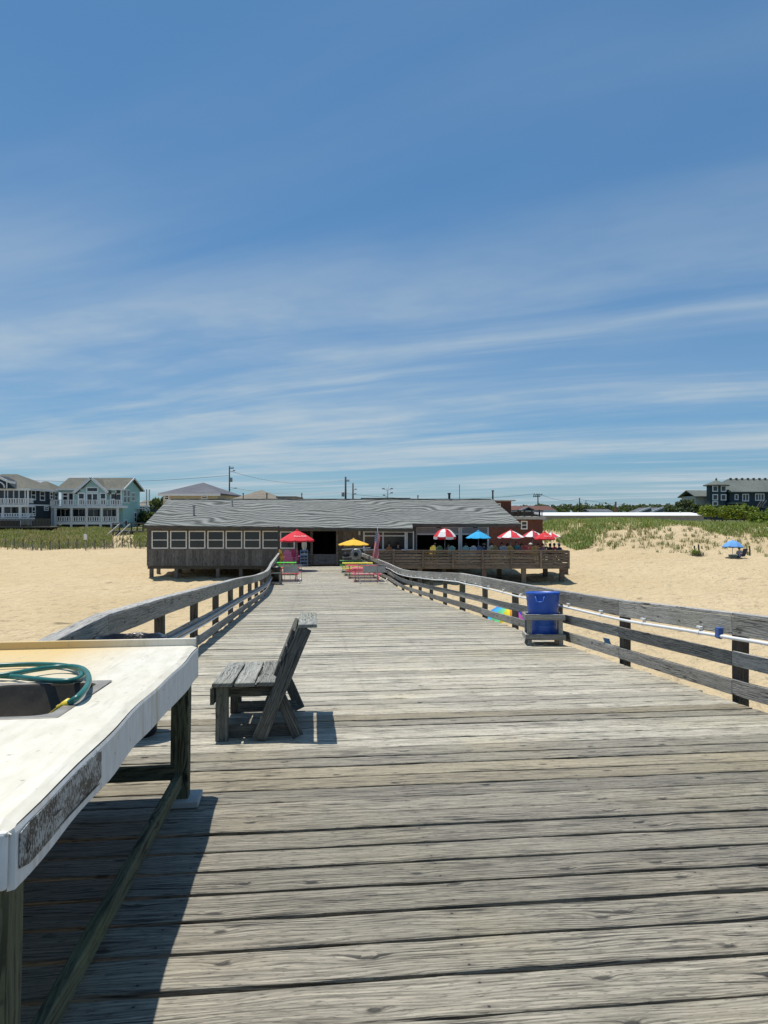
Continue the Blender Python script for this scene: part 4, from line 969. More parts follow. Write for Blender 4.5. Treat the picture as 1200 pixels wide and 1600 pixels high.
lettering(o_, text_mesh('Coca-Cola', .14), R(-80), .72, a_, b_, c_, M['white'], dome=.07)
T_um(861, 58.2, 30, 832, 838, [WHT, (0.6, .02, .03)], 'mostly white umbrella peeping out behind the all-red one', .05, .04, R(-55))
# terrace tables and chairs
def ttable(px, d, label, col=(.10,.07,.05)):
    t = thing('terrace_table', label, 'table', terr(px, d)); MB().lathe([(.01,.98),(.42,.98),(.43,1.0),(.43,1.02),(.01,1.02)], 18).build('table_top', M['paint'], t, color=col)
    MB().tube([(0.06,0.06,.04),(0.06,0.06,.98)], .04, 8).build('stem', M['black'], t); MB().lathe([(.01,.03),(.28,.02),(.28,0),(.01,0)], 14).build('foot', M['black'], t); return t
ttable(690, 55.3, 'round tall table by the scalloped red and white umbrella'); ttable(742, 55.5, 'round tall table under the bright blue umbrella'); ttable(805, 55.6, 'round tall table near the corner of the bar')
ttable(846, 55.3, 'round tall table among the seated diners')
chairs = [(673.5, 54.3, (.60,.42,.02), 'yellow tall chair nearest the glazed wall', 150), (684.5, 54.2, (.05,.20,.09), 'dark green tall chair beside the yellow one', 10), (706.5, 54.2, (.16,.42,.42), 'pale teal tall chair below the scalloped umbrella', -10),
          (727, 54.1, (.10,.36,.42), 'turquoise tall chair at the bar door post', 0), (737.5, 54.2, (.28,.42,.60), 'light blue tall chair beside the turquoise one', 8), (749, 54.3, (.03,.12,.28), 'deep blue tall chair under the bright blue umbrella', -5),
          (763, 54.5, (.45,.48,.46), 'pale grey tall chair beside the deep blue one', 20), (771.5, 54.3, (.14,.15,.04), 'olive tall chair on the terrace', 0), (786, 54.1, (.16,.27,.42), 'slate blue tall chair below the standing person', 0), (796.5, 54.1, (.40,.27,.03), 'mustard tall chair below the umbrella pole', -8),
          (818, 54.7, (.45,.04,.05), 'dull red tall chair left of another red one', 5), (826, 54.7, (.45,.05,.05), 'dull red tall chair beside the brown-haired diner', -5), (834.5, 54.2, (.40,.25,.03), 'ochre tall chair in front of the diners', 0)]
for px, d, col, lab, rz in chairs:
    adirondack('tall_chair', lab, col, terr(px, d), R(rz+180), .58, .55, 'tall chairs on the terrace')

# ------------------------------------------------------------------ people
def person_mesh(pose, shirt, pants, skin):
    V = {}; E_ = []; RAD = {}
    def vtx(k, p, r): V[k] = Vector(p); RAD[k] = r
    if pose == 'sit':
        vtx('pel',(0,.02,.66),.145); vtx('spi',(0,.05,.86),.135); vtx('che',(0,.05,1.06),.15); vtx('nec',(0,.02,1.22),.058); vtx('hb',(0,0,1.30),.075); vtx('hd',(0,-.012,1.40),.095); vtx('ht',(0,0,1.48),.07)
        for s, n_ in ((-1,'l'),(1,'r')):
            vtx('sh'+n_,(s*.18,.04,1.14),.062); vtx('el'+n_,(s*.25,-.06,.92),.046); vtx('wr'+n_,(s*.17,-.27,.97),.032); vtx('ha'+n_,(s*.13,-.35,.99),.036)
            vtx('hi'+n_,(s*.095,-.04,.64),.10); vtx('kn'+n_,(s*.12,-.42,.64),.066); vtx('an'+n_,(s*.12,-.40,.24),.044); vtx('to'+n_,(s*.12,-.54,.20),.042)
    else:
        vtx('pel',(0,0,.92),.14); vtx('spi',(0,.01,1.12),.13); vtx('che',(0,.02,1.32),.15); vtx('nec',(0,0,1.48),.056); vtx('hb',(0,-.01,1.55),.075); vtx('hd',(0,-.02,1.65),.095); vtx('ht',(0,-.01,1.73),.07)
        for s, n_ in ((-1,'l'),(1,'r')):
            vtx('sh'+n_,(s*.18,.01,1.40),.062); vtx('el'+n_,(s*.25,.02,1.12),.046); vtx('wr'+n_,(s*.24,-.12,.90),.032); vtx('ha'+n_,(s*.23,-.16,.82),.036)
            vtx('hi'+n_,(s*.095,0,.88),.105); vtx('kn'+n_,(s*.10,-.02,.48),.066); vtx('an'+n_,(s*.10,.01,.09),.045); vtx('to'+n_,(s*.11,-.14,.045),.042)
    ks = list(V); ix = {k: i for i, k in enumerate(ks)}
    prs = [('pel','spi'),('spi','che'),('che','nec'),('nec','hb'),('hb','hd'),('hd','ht')]
    for n_ in 'lr': prs += [('che','sh'+n_),('sh'+n_,'el'+n_),('el'+n_,'wr'+n_),('wr'+n_,'ha'+n_),('pel','hi'+n_),('hi'+n_,'kn'+n_),('kn'+n_,'an'+n_),('an'+n_,'to'+n_)]
    me = bpy.data.meshes.new('body'); me.from_pydata([V[k] for k in ks], [(ix[a], ix[b]) for a, b in prs], [])
    o = bpy.data.objects.new('body', me); COL.objects.link(o)
    sk_m = o.modifiers.new('skin', 'SKIN'); 
    for k in ks:
        sv = me.skin_vertices[0].data[ix[k]]; r = RAD[k]; sv.radius = (r*1.15, r*.85) if k in ('spi','che') else (r, r); sv.use_root = (k == 'pel')
    ss = o.modifiers.new('sub', 'SUBSURF'); ss.levels = 1; ss.render_levels = 1
    dg = bpy.context.evaluated_depsgraph_get(); bm_ = bpy.data.meshes.new_from_object(o.evaluated_get(dg)); bpy.data.objects.remove(o)
    bm_.materials.clear()
    for mt in (skin, shirt, pants): bm_.materials.append(mt)
    zn, zp = V['nec'].z, V['pel'].z
    for p in bm_.polygons:
        c = p.center; p.use_smooth = True
        arm = abs(c.x) > .2 and c.z > zp-.1
        if c.z > zn-.01: p.material_index = 0
        elif arm: p.material_index = 1 if c.z > V['ell'].z+.05 else 0
        elif c.z > zp+.02 and c.y > -.2: p.material_index = 1
        elif pose == 'sit' and c.y < -.2 and c.z > zp+.1: p.material_index = 0
        elif c.z > V['knl'].z-.12: p.material_index = 2
        else: p.material_index = 0
    return bm_, V['hd']
def person(label, loc, rz, pose='sit', shirt=(.1,.1,.1), pants=(.03,.03,.04), hair=(.02,.015,.012), hat=None, scale=1.0, tilt=0, group=None):
    p = thing('person', label, 'person', loc, (tilt,0,rz), group); p.scale = (scale,)*3
    sm1 = simple('shirt', shirt, .85, .15); pm1 = simple('trousers', pants, .85, .15)
    me, hd = person_mesh(pose, sm1, pm1, M['skin']); link('body', me, p)
    hb = MB(); nn2 = 14
    for i in range(7):
        ph_ = math.pi*.52*i/6
        for j in range(nn2):
            a = 2*math.pi*j/nn2; back = .5+.5*math.sin(a)
            rr_ = .108*math.sin(ph_)*(1+.05*math.sin(a*5)); zz_ = hd.z+.02+.115*math.cos(ph_) - (.10*back if i == 6 else .03*back*i/6)
            hb.v.append((hd.x+rr_*math.cos(a), hd.y+.012+rr_*math.sin(a), zz_))
    for i in range(6):
        for j in range(nn2): hb.f.append((i*nn2+j, i*nn2+(j+1)%nn2, i*nn2+nn2+(j+1)%nn2, i*nn2+nn2+j))
    hb.build('hair', simple('hair_colour', hair, .8, .2), p, True)
    MB().add([(hd.x-.014, hd.y-.088, hd.z-.03), (hd.x+.014, hd.y-.088, hd.z-.03), (hd.x, hd.y-.118, hd.z-.028), (hd.x, hd.y-.09, hd.z+.012)], [(0,1,2),(1,3,2),(3,0,2),(0,3,1)]).build('nose', M['skin'], p)
    for s in (-1, 1): MB().lathe([(.001,-.012),(.012,0),(.001,.012)], 6, (hd.x+s*.035, hd.y-.086, hd.z+.012)).build('eye', M['black'], p)
    if hat:
        MB().lathe([(.001,.125),(.06,.12),(.115,.08),(.122,.03),(.19,.022),(.19,.014),(.001,.014)], 18, (hd.x, hd.y, hd.z+.02)).build('hat', M['cloth'], p, True, color=hat)
    return p
ppl = [(728, 55.6, 170, 'diner in white shirt at the table under the bright blue umbrella', (.55,.55,.53), None), (768, 55.3, 30, 'fair-haired diner in green top behind the olive chair', (.08,.22,.10), None), (793, 55.2, 150, 'diner in orange top behind the mustard chair', (.50,.18,.04), None), (829, 55.4, 10, 'diner in white sun hat behind the ochre chair', (.45,.40,.36), (.6,.58,.5)), (680, 55.2, 160, 'diner in light blue shirt behind the dark green chair', (.25,.36,.50), None), (622, 55.0, 20, 'diner in black top before the glazed wall', (.03,.03,.03), None),
       (840.5, 54.9, 20, 'diner in lilac top with dark hair at the terrace end', (.30,.22,.36), None), (848, 54.8, -10, 'dark-haired diner in mauve top beside the one in lilac', (.22,.14,.22), None),
       (859.5, 55.0, 160, 'diner in black shirt beyond the all-red umbrella pole', (.02,.03,.03), None), (866, 55.6, 180, 'diner in red shirt between two dark-shirted diners', (.42,.05,.05), None), (873.5, 55.0, 200, 'diner in navy shirt and cap at the terrace corner', (.015,.025,.08), (.02,.03,.07)),
       (815, 54.9, 30, 'dark-haired diner in blue-grey top beside the red chairs', (.16,.17,.30), None), (700.5, 54.9, 10, 'dark-haired diner below the scalloped umbrella', (.16,.12,.14), None), (756, 54.8, 170, 'diner in navy top under the bright blue umbrella', (.02,.05,.12), (.30,.26,.16))]
for px, d, rz, lab, sh_, hat in ppl:
    person(lab, terr(px, d)+Vector((0,0,-.03)), R(rz), 'sit', sh_, hat=hat)
for px, d, rz, lab, sh_, hr in ((784, 56.0, 10, 'person standing at the bar corner in white and navy top', (.45,.47,.52), (.02,.015,.012)), (807, 56.6, -30, 'person standing by the bar corner in teal top', (.10,.40,.36), (.12,.07,.04)), (608, 55.2, 0, 'person standing before the glazed wall in orange-brown top', (.40,.16,.06), (.1,.06,.03))):
    person(lab, terr(px, d)+Vector((0,0,-.25 if px < 800 else -.2)), R(rz), 'stand', sh_, pants=(.02,.03,.07), hair=hr)

def stool(label, loc):
    t = thing('bar_stool', label, 'stool', loc); 
    MB().lathe([(.01,.50),(.17,.50),(.18,.515),(.17,.53),(.01,.53)], 16).build('seat', M['brown'], t)
    for k in range(4):
        a = R(45+90*k); MB().bar((.12*math.cos(a), .12*math.sin(a), .50), (.2*math.cos(a), .2*math.sin(a), 0), .035, .035).build('leg', M['brown'], t)
    return t
for px, d, rz, lab, sh_, hat in ppl: stool('wooden bar stool under the ' + lab.split(' at ')[0].split(' beside')[0].split(' below')[0].split(' between')[0].split(' beyond')[0].split(' under')[0] + (' by the scalloped umbrella' if px == 700.5 else ''), terr(px, d))
# ------------------------------------------------------------------ houses
def hip(mb, x0, x1, y0, y1, z0, z1, ins=None, th=.18):
    """hip roof; ins: ridge inset from the x ends"""
    ins = (y1-y0)/2 if ins is None else ins; ym = (y0+y1)/2
    a = [(x0,y0,z0),(x1,y0,z0),(x1,y1,z0),(x0,y1,z0),(x0+ins,ym,z1),(x1-ins,ym,z1)]
    if x1-x0-2*ins < .1: a = a[:4] + [((x0+x1)/2, ym, z1)]; mb.add(a, [(0,1,4),(1,2,4),(2,3,4),(3,0,4)])
    else: mb.add(a, [(0,1,5,4),(1,2,5),(2,3,4,5),(3,0,4)])
    mb.box(x0, y0, z0-th, x1, y1, z0-.001); return mb
def gable_y(mb, x0, x1, y0, y1, z0, z1, th=.2):      # ridge along y (gable faces the viewer)
    xm = (x0+x1)/2
    mb.prism([(x0,z0),(xm,z1),(x1,z0),(x1,z0-th),(xm,z1-th),(x0,z0-th)], y0, y1, 'y'); return mb
def gable_x(mb, x0, x1, y0, y1, z0, z1, th=.2):
    ym = (y0+y1)/2
    mb.prism([(y0,z0),(ym,z1),(y1,z0),(y1,z0-th),(ym,z1-th),(y0,z0-th)], x0, x1, 'x'); return mb
def balcony(root, x0, x1, y0, y1, zf, hgt=.95, posts=(), zpost=None, gap=.42, right=False, fasc=.45):
    b = put(MB().box(x0, y0, zf-fasc, x1, y1, zf), 'balcony', M['white'], root)
    rl = MB().box(x0, y0, zf+hgt-.12, x1, y0+.1, zf+hgt).box(x0, y0+.02, zf+.10, x1, y0+.08, zf+.2)
    if right: rl.box(x1-.1, y0+.1, zf+hgt-.12, x1, y1, zf+hgt)
    put(rl, 'rail', M['white'], root, b)
    bal = MB(); n = int((x1-x0)/gap)
    for i in range(n+1): xx = x0+.04+(x1-x0-.2)*i/n; bal.box(xx, y0+.03, zf+.2, xx+gap*.5, y0+.07, zf+hgt-.12)
    if right:
        m_ = int((y1-y0)/gap)
        for i in range(m_): yy = y0+.15+(y1-y0-.2)*i/max(1,m_); bal.box(x1-.08, yy, zf+.2, x1-.03, yy+gap*.5, zf+hgt-.12)
    tag(put(bal, 'balusters', M['white'], root, b), kind='stuff')
    for p in posts: put(MB().box(p-.17, y0-.01, zpost, p+.17, y0+.3, zf-fasc), 'post', M['white'], root)
    return b
def hpt(px, d, root=None): return wx(px, d)
# mint house
d = 130.0; zg = hz(wx(140,d), d)
Hm = thing('beach_house', 'mint green beach house with white balconies and central gable', 'house', (wx(140,d), d, zg))
x0, x1 = wx(96,d), wx(192,d); xs0 = wx(77, 127)
ze = wz(763, d)
put(MB().box(x0, d, zg-.5, x1, 139, ze), 'wall', M['mint'], Hm)
put(MB().prism([(d, ze), (134.5, wz(748,134.5)-.3), (139, ze)], x1-.3, x1, 'x').prism([(d, ze), (134.5, wz(748,134.5)-.3), (139, ze)], x0, x0+.3, 'x'), 'gable_wall', M['mint'], Hm)
rf = put(gable_x(MB(), x0-.7, x1+.5, d-.9, 140.2, ze-.15, wz(746.5,134.5)), 'roof', M['roofb'], Hm)
put(MB().box(x0-.72, d-.95, ze-.36, x1+.52, d-.85, ze-.12).bar((x1+.56, d-.9, ze-.25), (x1+.56, 134.5, wz(746.5,134.5)-.1), .08, .3).bar((x1+.56, 140.2, ze-.25), (x1+.56, 134.5, wz(746.5,134.5)-.1), .08, .3), 'trim', M['white'], Hm, rf)
gx0, gx1, gy = wx(117,129), wx(170.5,129), 129.0
put(MB().prism([(gx0+.6, wz(789,129)), (gx1-.6, wz(789,129)), (gx1-.6, wz(770,129)), ((gx0+gx1)/2, wz(749.5,129)), (gx0+.6, wz(770,129))], gy, d-.002, 'y'), 'gable_wall', M['mint'], Hm)
gr = put(gable_y(MB(), gx0, gx1, gy-.5, 134, wz(769.5,129), wz(746.5,129), .25), 'roof', M['roofb'], Hm)
xm = (gx0+gx1)/2
put(MB().bar((gx0, gy-.54, wz(769.5,129)-.05), (xm, gy-.54, wz(746.5,129)-.05), .08, .45, (0,0,1)).bar((gx1, gy-.54, wz(769.5,129)-.05), (xm, gy-.54, wz(746.5,129)-.05), .08, .45, (0,0,1)), 'trim', M['white'], Hm, gr)
for a, b2, c0, c1, yy, ml, br in ((99,105,788,771,d,(),(.75,)), (108,114,788,771,d,(),()), (123.5,131,788,771.5,129,(),(.5,)), (136.5,152,788,772,129,(.5,),()), (136.5,152,767.5,762.5,129,(),()), (157.5,164.5,788,771.5,129,(),(.5,)), (174,180,788,772,d,(),(.5,)), (182,188.5,788,765,d,(),(.7,))):
    window(Hm, wx(a,yy), wx(b2,yy), wz(c0,yy), wz(c1,yy), yy, .22, ml, br, M['white'])
for ya, yb, c0, c1 in ((130.4,131.6,6.0,8.2), (132.2,133.3,6,8.2), (134.5,136,6.4,7.8), (136,137,2.4,4.0), (131,132,.6,2.6)):
    window(Hm, ya, yb, c0-2.6, c1-2.6, x1, .2, (), (.5,), M['white'], 'x')
bx0, bx1 = wx(80,127), wx(190.5,127)
zf2, zf1 = wz(790,127), wz(815.5,127)
balcony(Hm, bx0, bx1, 127, d-.01, zf2, 1.05, [wx(a,127) for a in (86,111.5,135,158.5,183.5)], zf1+.02)
balcony(Hm, wx(86,127)-.2, wx(184,127), 127.0, d-.02, zf1, .98)
put(MB().box(wx(75.5,127), 127.6, zf2-.4, wx(86,127)-.25, d-.5, zf2).box(wx(75.5,127), 127.6, zf2, wx(75.5,127)+.1, d-.5, zf2+1).box(wx(75.5,127), 127.6, zf2+.85, wx(86,127)-.25, 127.7, zf2+1), 'side_balcony', M['white'], Hm)
for a in (76.5, 80): put(MB().box(wx(a,127), 127.7, zg-.3, wx(a,127)+.35, 128.05, zf2-.4), 'post', M['white'], Hm)
put(MB().box(bx0, d-.06, zf1+.1, x1-.02, d-.004, zf2-.5), 'shaded_wall', M['mint'], Hm)
for a, b2, ml in ((89,109,(.33,.66)), (114,133,(.5,)), (138,156,(.5,)), (161,182,(.33,.66))):
    window(Hm, wx(a,d), wx(b2,d), wz(814,d), wz(796,d), d-.06, .12, ml, (), M['white'])
for a, b2 in ((87,109),(112,134),(158,174)): put(MB().box(wx(a,127.2), 127.25, wz(826.5,127.2), wx(b2,127.2), 127.3, wz(820.5,127.2)), 'ground_opening', M['dark'], Hm)  # dark sheets stand in for the shade inside the ground-level openings
for a in (86, 111, 135.5, 157, 174, 184): put(MB().box(wx(a,127)-.2, 127.02, zg-.3, wx(a,127)+.2, 127.22, zf1-.45), 'post', M['white'], Hm)
put(MB().box(wx(74,126.5), 126.5, zg-.4, wx(182,126.5), 126.9, wz(826.5,126.5)), 'plinth', M['mint'], Hm)
put(MB().box(x1, 137.2, 2.2, x1+2.0, 139, 2.4).box(x1+1.8, 137.2, zg-.3, x1+2.0, 137.4, 6.0).box(x1+1.8, 138.8, zg-.3, x1+2.0, 139, 6.0).box(x1, 137.2, 3.3, x1+2.0, 137.3, 3.45), 'side_porch', M['white'], Hm)

# dark house at the left
d = 120.0; zg = hz(wx(0,d), d)
Hd = thing('beach_house', 'dark navy beach house with white trim and white balconies', 'house', (wx(0,d), d, zg))
x0, x1 = wx(-70,d), wx(45,d); ze = wz(763.5,d)
put(MB().box(x0, d, zg-.5, x1, 131, ze), 'wall', M['navy'], Hd)
put(hip(MB(), x0-.5, x1+.5, d-.6, 131.8, ze+.02, wz(741,126), 5.4), 'roof', M['roofb'], Hd)
put(hip(MB(), x1-5, x1+.45, 127, 134.5, ze+.03, wz(752,130), 2.4), 'roof', M['roofb'], Hd)
put(MB().box(x0-.52, d-.66, ze-.32, x1+.52, d-.55, ze+.02).box(x1+.5, d-.6, ze-.32, x1+.6, 134.5, ze+.02).box(x1-.3, d-.03, zg, x1+.03, d-.001, ze-.3).box(x1+.001, d-.02, wz(790,d), x1+.05, 131, wz(788,d)), 'trim', M['white'], Hd)
put(MB().prism([(wx(-40,118.9), ze), (wx(24,118.9), ze), (wx(10.5,118.9), wz(752,118.9)), (wx(-8,118.9), wz(743,118.9))], 118.9, 123, 'y'), 'dormer_wall', M['navy'], Hd)
put(MB().bar((wx(24,118.8), 118.85, ze+.9), (wx(10.5,118.8), 118.85, wz(752,118.8)), .12, .35).bar((wx(10.5,118.8), 118.85, wz(751.5,118.8)), (wx(-8,118.8), 118.85, wz(743,118.8)), .12, .35).bar((wx(10.5,118.8),118.83,ze), (wx(10.5,118.8),118.83,wz(752,118.8)), .12, .15), 'dormer_trim', M['white'], Hd)
ar = [(wx(-2,118.8)+1.15*math.cos(R(a))-.2, 118.84, wz(762,118.8)+1.0*math.sin(R(a))) for a in range(0, 181, 15)]
put(MB().tube(ar, .12, 6), 'arched_trim', M['white'], Hd)
for a, b2, c0, c1, ml in ((-6,6.5,788,766,()), (13,38.5,788,766.5,(.33,.66))): window(Hd, wx(a,d), wx(b2,d), wz(c0,d), wz(c1,d), d, .2, ml, (), M['white'])
for a, b2, c0, c1, ml in ((6,29,806,791,(.5,)), (33,39.5,806,792,())): window(Hd, wx(a,d), wx(b2,d), wz(c0,d), wz(c1,d), d, .2, ml, (), M['white'])
for ya, yb, c0, c1 in ((120.9,122.2,780,767), (124,125.5,781,768.5), (127.7,128.6,779,770), (129.5,130.4,781,771), (121.2,122.1,805,792.5), (125.5,126.9,796.5,792.5), (128.2,129.3,804,793)):
    ym = (ya+yb)/2; window(Hd, ya, yb, wz(c0,ym), wz(c1,ym), x1, .17, (), (.5,), M['white'], 'x')
zf2, zf1 = wz(788,118), wz(809,118)
balcony(Hd, wx(-70,118), wx(44.5,118), 118, d-.01, zf2, 1.0, [wx(a,118) for a in (-30,4,31)], zf1+.02, right=True)
balcony(Hd, wx(-70,118), wx(45.5,118), 118.01, d-.02, zf1, .75, right=True)
put(MB().box(wx(-70,116), 116, wz(823,116)-.2, wx(79,116), 119.9, wz(823,116)), 'terrace', M['post'], Hd)
tr = MB()
for i in range(60): xx = wx(-60,116)+(wx(79,116)-wx(-60,116))*i/60; tr.box(xx, 116.02, wz(823,116), xx+.13, 116.05, wz(811.5,116))
tr.box(wx(-60,116), 116, wz(811.5,116), wx(79,116), 116.1, wz(810.5,116)); tag(put(tr, 'terrace_balusters', M['post'], Hd), kind='stuff')
for a in (-10, 5.5, 31, 50, 70): put(MB().box(wx(a,116.3), 116.3, hz(wx(a,116.3),116.3)-.3, wx(a,116.3)+.25, 116.55, wz(823,116)-.2), 'terrace_post', M['post'], Hd)
bn2 = thing('white_bench', 'small white bench on the dark house terrace', 'bench', (wx(41,117.4), 117.4, wz(823,116)))
for z in (.42, .75): board('slat', (-.95, 0, z), (.95, 0, z), .12, .04, M['white'], bn2, up=(0,1,0))
for s in (-.9, .9): board('leg', (s, 0, 0), (s, 0, .95), .12, .08, M['white'], bn2, up=(0,1,0))
board('seat', (-.95, -.2, .42), (.95, -.2, .42), .4, .04, M['white'], bn2)

def small_house(label, px0, px1, d, eave_y, apex_y, wall, roof, depth=12, base_y=812, shape='hip', wins=()):
    x0, x1 = wx(px0,d), wx(px1,d); zg = min(hz((x0+x1)/2, d), wz(base_y,d))
    h_ = thing('house', label, 'house', ((x0+x1)/2, d, zg)); ze = wz(eave_y,d)
    put(MB().box(x0+.5, d, zg-.3, x1-.5, d+depth, ze), 'wall', wall, h_)
    mb = MB()
    if shape == 'hip': hip(mb, x0, x1, d-.6, d+depth+.6, ze, wz(apex_y, d+depth/2), min((x1-x0)/2-.01, depth/2+.6))
    elif shape == 'gy': gable_y(mb, x0, x1, d-.6, d+depth, ze, wz(apex_y, d)); put(MB().prism([(x0+.5,ze-.05),(x1-.5,ze-.05),((x0+x1)/2, wz(apex_y,d)-.3)], d, d+.2, 'y'), 'gable_wall', wall, h_)
    elif shape == 'gx': gable_x(mb, x0, x1, d-.6, d+depth+.6, ze, wz(apex_y, d+depth/2))
    else: mb.box(x0, d-.4, ze, x1, d+depth, wz(apex_y,d))
    put(mb, 'roof', roof, h_)
    put(MB().box(x0, d-.66, ze-.35, x1, d-.605, ze-.02), 'trim', M['white'], h_)
    for a, b2, c0, c1 in wins: window(h_, wx(a,d), wx(b2,d), wz(c0,d), wz(c1,d), d, .15, (), (.5,), M['white'])
    return h_
small_house('cream house with blue-grey hipped roof rising behind the pier house', 249, 346, 98, 771, 754, M['cream'], M['roofg'], 14, wins=((258,263,780,774),(316,323,778,774)))
small_house('house with mottled tan hipped roof behind the pier house', 352, 440, 92, 783, 765.5, M['cream'], M['rooft'], 12)
small_house('small grey-roofed house between the mint house and the pier house', 214, 246, 175, 790, 781.5, M['teal'], M['rooft'], 10, 815, 'gx', ((223,226,797,791),(228,231,797,791)))
small_house('flat-roofed brown block just above the roof ridge near the tan roof', 432, 463, 95, 779, 775.5, M['brick'], M['rooft'], 8, 815, 'flat')
small_house('flat-roofed grey block above the ridge beside the floodlight pole', 564, 641, 90, 780.5, 778, M['siding'], M['roofb'], 8, 815, 'flat')
small_house('low flat roof stretching behind the bar end of the ridge', 650, 766, 88, 783, 779.5, M['siding'], M['roofb'], 8, 815, 'flat')
hb_ = small_house('red-roofed house with grey gable far behind the brick building', 798, 868, 140, 797, 790.5, M['brick'], M['roofr'], 12, 806, 'gx')
small_house('grey gabled wing in front of the red-roofed house', 814, 836, 136, 797, 792, M['navy'], M['roofg'], 3.4, 806, 'gy')
small_house('low grey house roof before the trees beside the orange mast', 920, 957, 235, 799, 795.5, M['conc'], M['roofg'], 10, 806, 'gx')
for a, lab in ((992, 'townhouse with white raked gable next to the round chimney'), (1012, 'townhouse with white raked gable between two like it'), (1033, 'townhouse with white raked gable next to the dark pines')):
    dd = 240; x0, x1 = wx(a,dd), wx(a+24,dd); zg = -.8
    th_ = thing('townhouse', lab, 'house', ((x0+x1)/2, dd, zg))
    put(MB().box(x0, dd, zg, x1, dd+9, wz(800,dd)), 'wall', M['siding'], th_)
    put(MB().prism([(x0, wz(802,dd)), (x1, wz(793,dd)), (x1+.6, wz(802,dd)), (x1+.6, wz(802,dd)-.3), (x0, wz(802,dd)-.3)], dd-.5, dd+10, 'y'), 'roof', M['roofg'], th_)
    put(MB().bar((x0, dd-.6, wz(802,dd)), (x1, dd-.6, wz(792.6,dd)), .3, .55), 'rake_board', M['white'], th_)
# brick building with roof deck
d = 80.0; x0, x1, x2 = wx(730,d), wx(805,d), wx(848,d)
Bk = thing('brick_building', 'red brick building with flat roof, roof deck and white window', 'building', (x1, d, hz(x1, d)))
put(MB().box(x0, d+.3, -3.2, x1-.4, d+8, wz(783,d)), 'wall', M['brick'], Bk); put(MB().box(x0, d, -3.2, x2, d+7, wz(812,d)), 'wall', M['brick'], Bk)
put(MB().box(x0, d-.3, wz(783,d), x1, d+8.4, wz(781.2,d)), 'roof', M['conc'], Bk); put(MB().box(wx(780,d), d-.7, wz(811.5,d), x2+.2, d+7.2, wz(807,d)), 'deck_slab', M['conc'], Bk)
bl_ = MB()
for i in range(34): xx = wx(782,d-.5)+(x2-wx(782,d-.5))*i/34; bl_.box(xx, d-.5, wz(807,d-.5), xx+.06, d-.46, wz(797.5,d-.5))
tag(put(bl_, 'balusters', M['pole'], Bk), kind='stuff'); put(MB().box(wx(782,d), d-.52, wz(797.8,d), x2, d-.44, wz(797,d)), 'handrail', M['pole'], Bk)
for a in (808, 818.5, 829.5, 841): put(MB().box(wx(a,d)-.08, d-.55, wz(810,d), wx(a,d)+.08, d-.42, wz(796.5,d)), 'post', M['pole'], Bk)
window(Bk, wx(815.5,d), wx(822.5,d), wz(825.5,d), wz(815.5,d), d, .12, (), (.5,), M['white']); window(Bk, wx(774,d), wx(781.5,d), wz(792.5,d), wz(787.5,d), d+.3, .1, (), (), M['white'])
# long white-roofed building
lx0, lx1 = wx(846,125), wx(1104,125)
Lw = thing('low_building', 'long low building with white flat roof edge behind the grassy dune', 'building', ((lx0+lx1)/2, 125, -2.0))
put(MB().box(lx0+.5, 125, -2.4, lx1-.5, 131, wz(806.5,125)), 'wall', M['greyp'], Lw); o = put(MB().prism([(124.2, wz(805.4,124.2)), (131.5, wz(800.6,131.5)), (131.5, wz(800.6,131.5)-.3), (124.2, wz(806.2,124.2))], lx0, lx1, 'x'), 'roof', M['white'], Lw)
put(MB().box(wx(1062,125), 124.9, wz(802,125), wx(1062,125)+.15, 125.1, wz(799,125)), 'vent', M['white'], Lw, o)
# turreted house
d = 165.0; Ht = thing('beach_house', 'dark teal house with turret and green-grey roof above the shrubs', 'house', (wx(1150,d), d, hz(wx(1150,d), d)))
zg = -1.5
put(MB().box(wx(1140,d), d, zg, wx(1262,d), 178, wz(768.5,d)), 'wall', M['teal'], Ht)
put(hip(MB(), wx(1136,d), wx(1266,d), d-.8, 179, wz(768.5,d)+.02, wz(748,d+6), 3.4), 'roof', M['roofd'], Ht)
tx0, tx1 = wx(1112,163.5), wx(1139,163.5)
tc = ((tx0+tx1)/2, 165.5); rt = (tx1-tx0)/2
ring = lambda r, z: [(tc[0]+r*math.cos(R(22.5+45*i)), tc[1]+r*math.sin(R(22.5+45*i)), z) for i in range(8)]
mb = MB(); mb.v = ring(rt*1.04, zg)+ring(rt*1.04, wz(758,164)); mb.f = [(i,(i+1)%8,8+(i+1)%8,8+i) for i in range(8)]+[tuple(range(8,16))]
put(mb, 'turret', M['teal'], Ht)
mb = MB(); mb.v = ring(rt*1.42, wz(757.5,164))+[(tc[0],tc[1],wz(749.5,164))]+ring(rt*1.42, wz(757.5,164)-.25); mb.f = [(i,(i+1)%8,8) for i in range(8)]+[(i,9+i,9+(i+1)%8,(i+1)%8) for i in range(8)]+[tuple(range(16,8,-1))]
put(mb, 'turret_roof', M['roofd'], Ht); put(MB().lathe([(.001,.6),(.25,.3),(.2,0)],8,(tc[0],tc[1],wz(749.8,164))), 'finial', M['roofd'], Ht)
yf = tc[1]-rt*1.04*math.cos(R(22.5))
for c0, c1 in ((767,760),(780.5,773.5),(789,784.5)):
    window(Ht, wx(1114.5,yf), wx(1120.5,yf), wz(c0,yf), wz(c1,yf), yf, .2, (), (), M['white']); 
    if c0 < 785: window(Ht, wx(1127.5,yf), wx(1133.5,yf), wz(c0,yf), wz(c1,yf), yf, .2, (), (), M['white'])
for a, b2, c0, c1, ml in ((1149,1152.5,780,773.5,()), (1161,1169,782,773,(.5,)), (1181,1193,781,772.5,(.33,.66))): window(Ht, wx(a,d), wx(b2,d), wz(c0,d), wz(c1,d), d, .2, ml, (), M['white'])
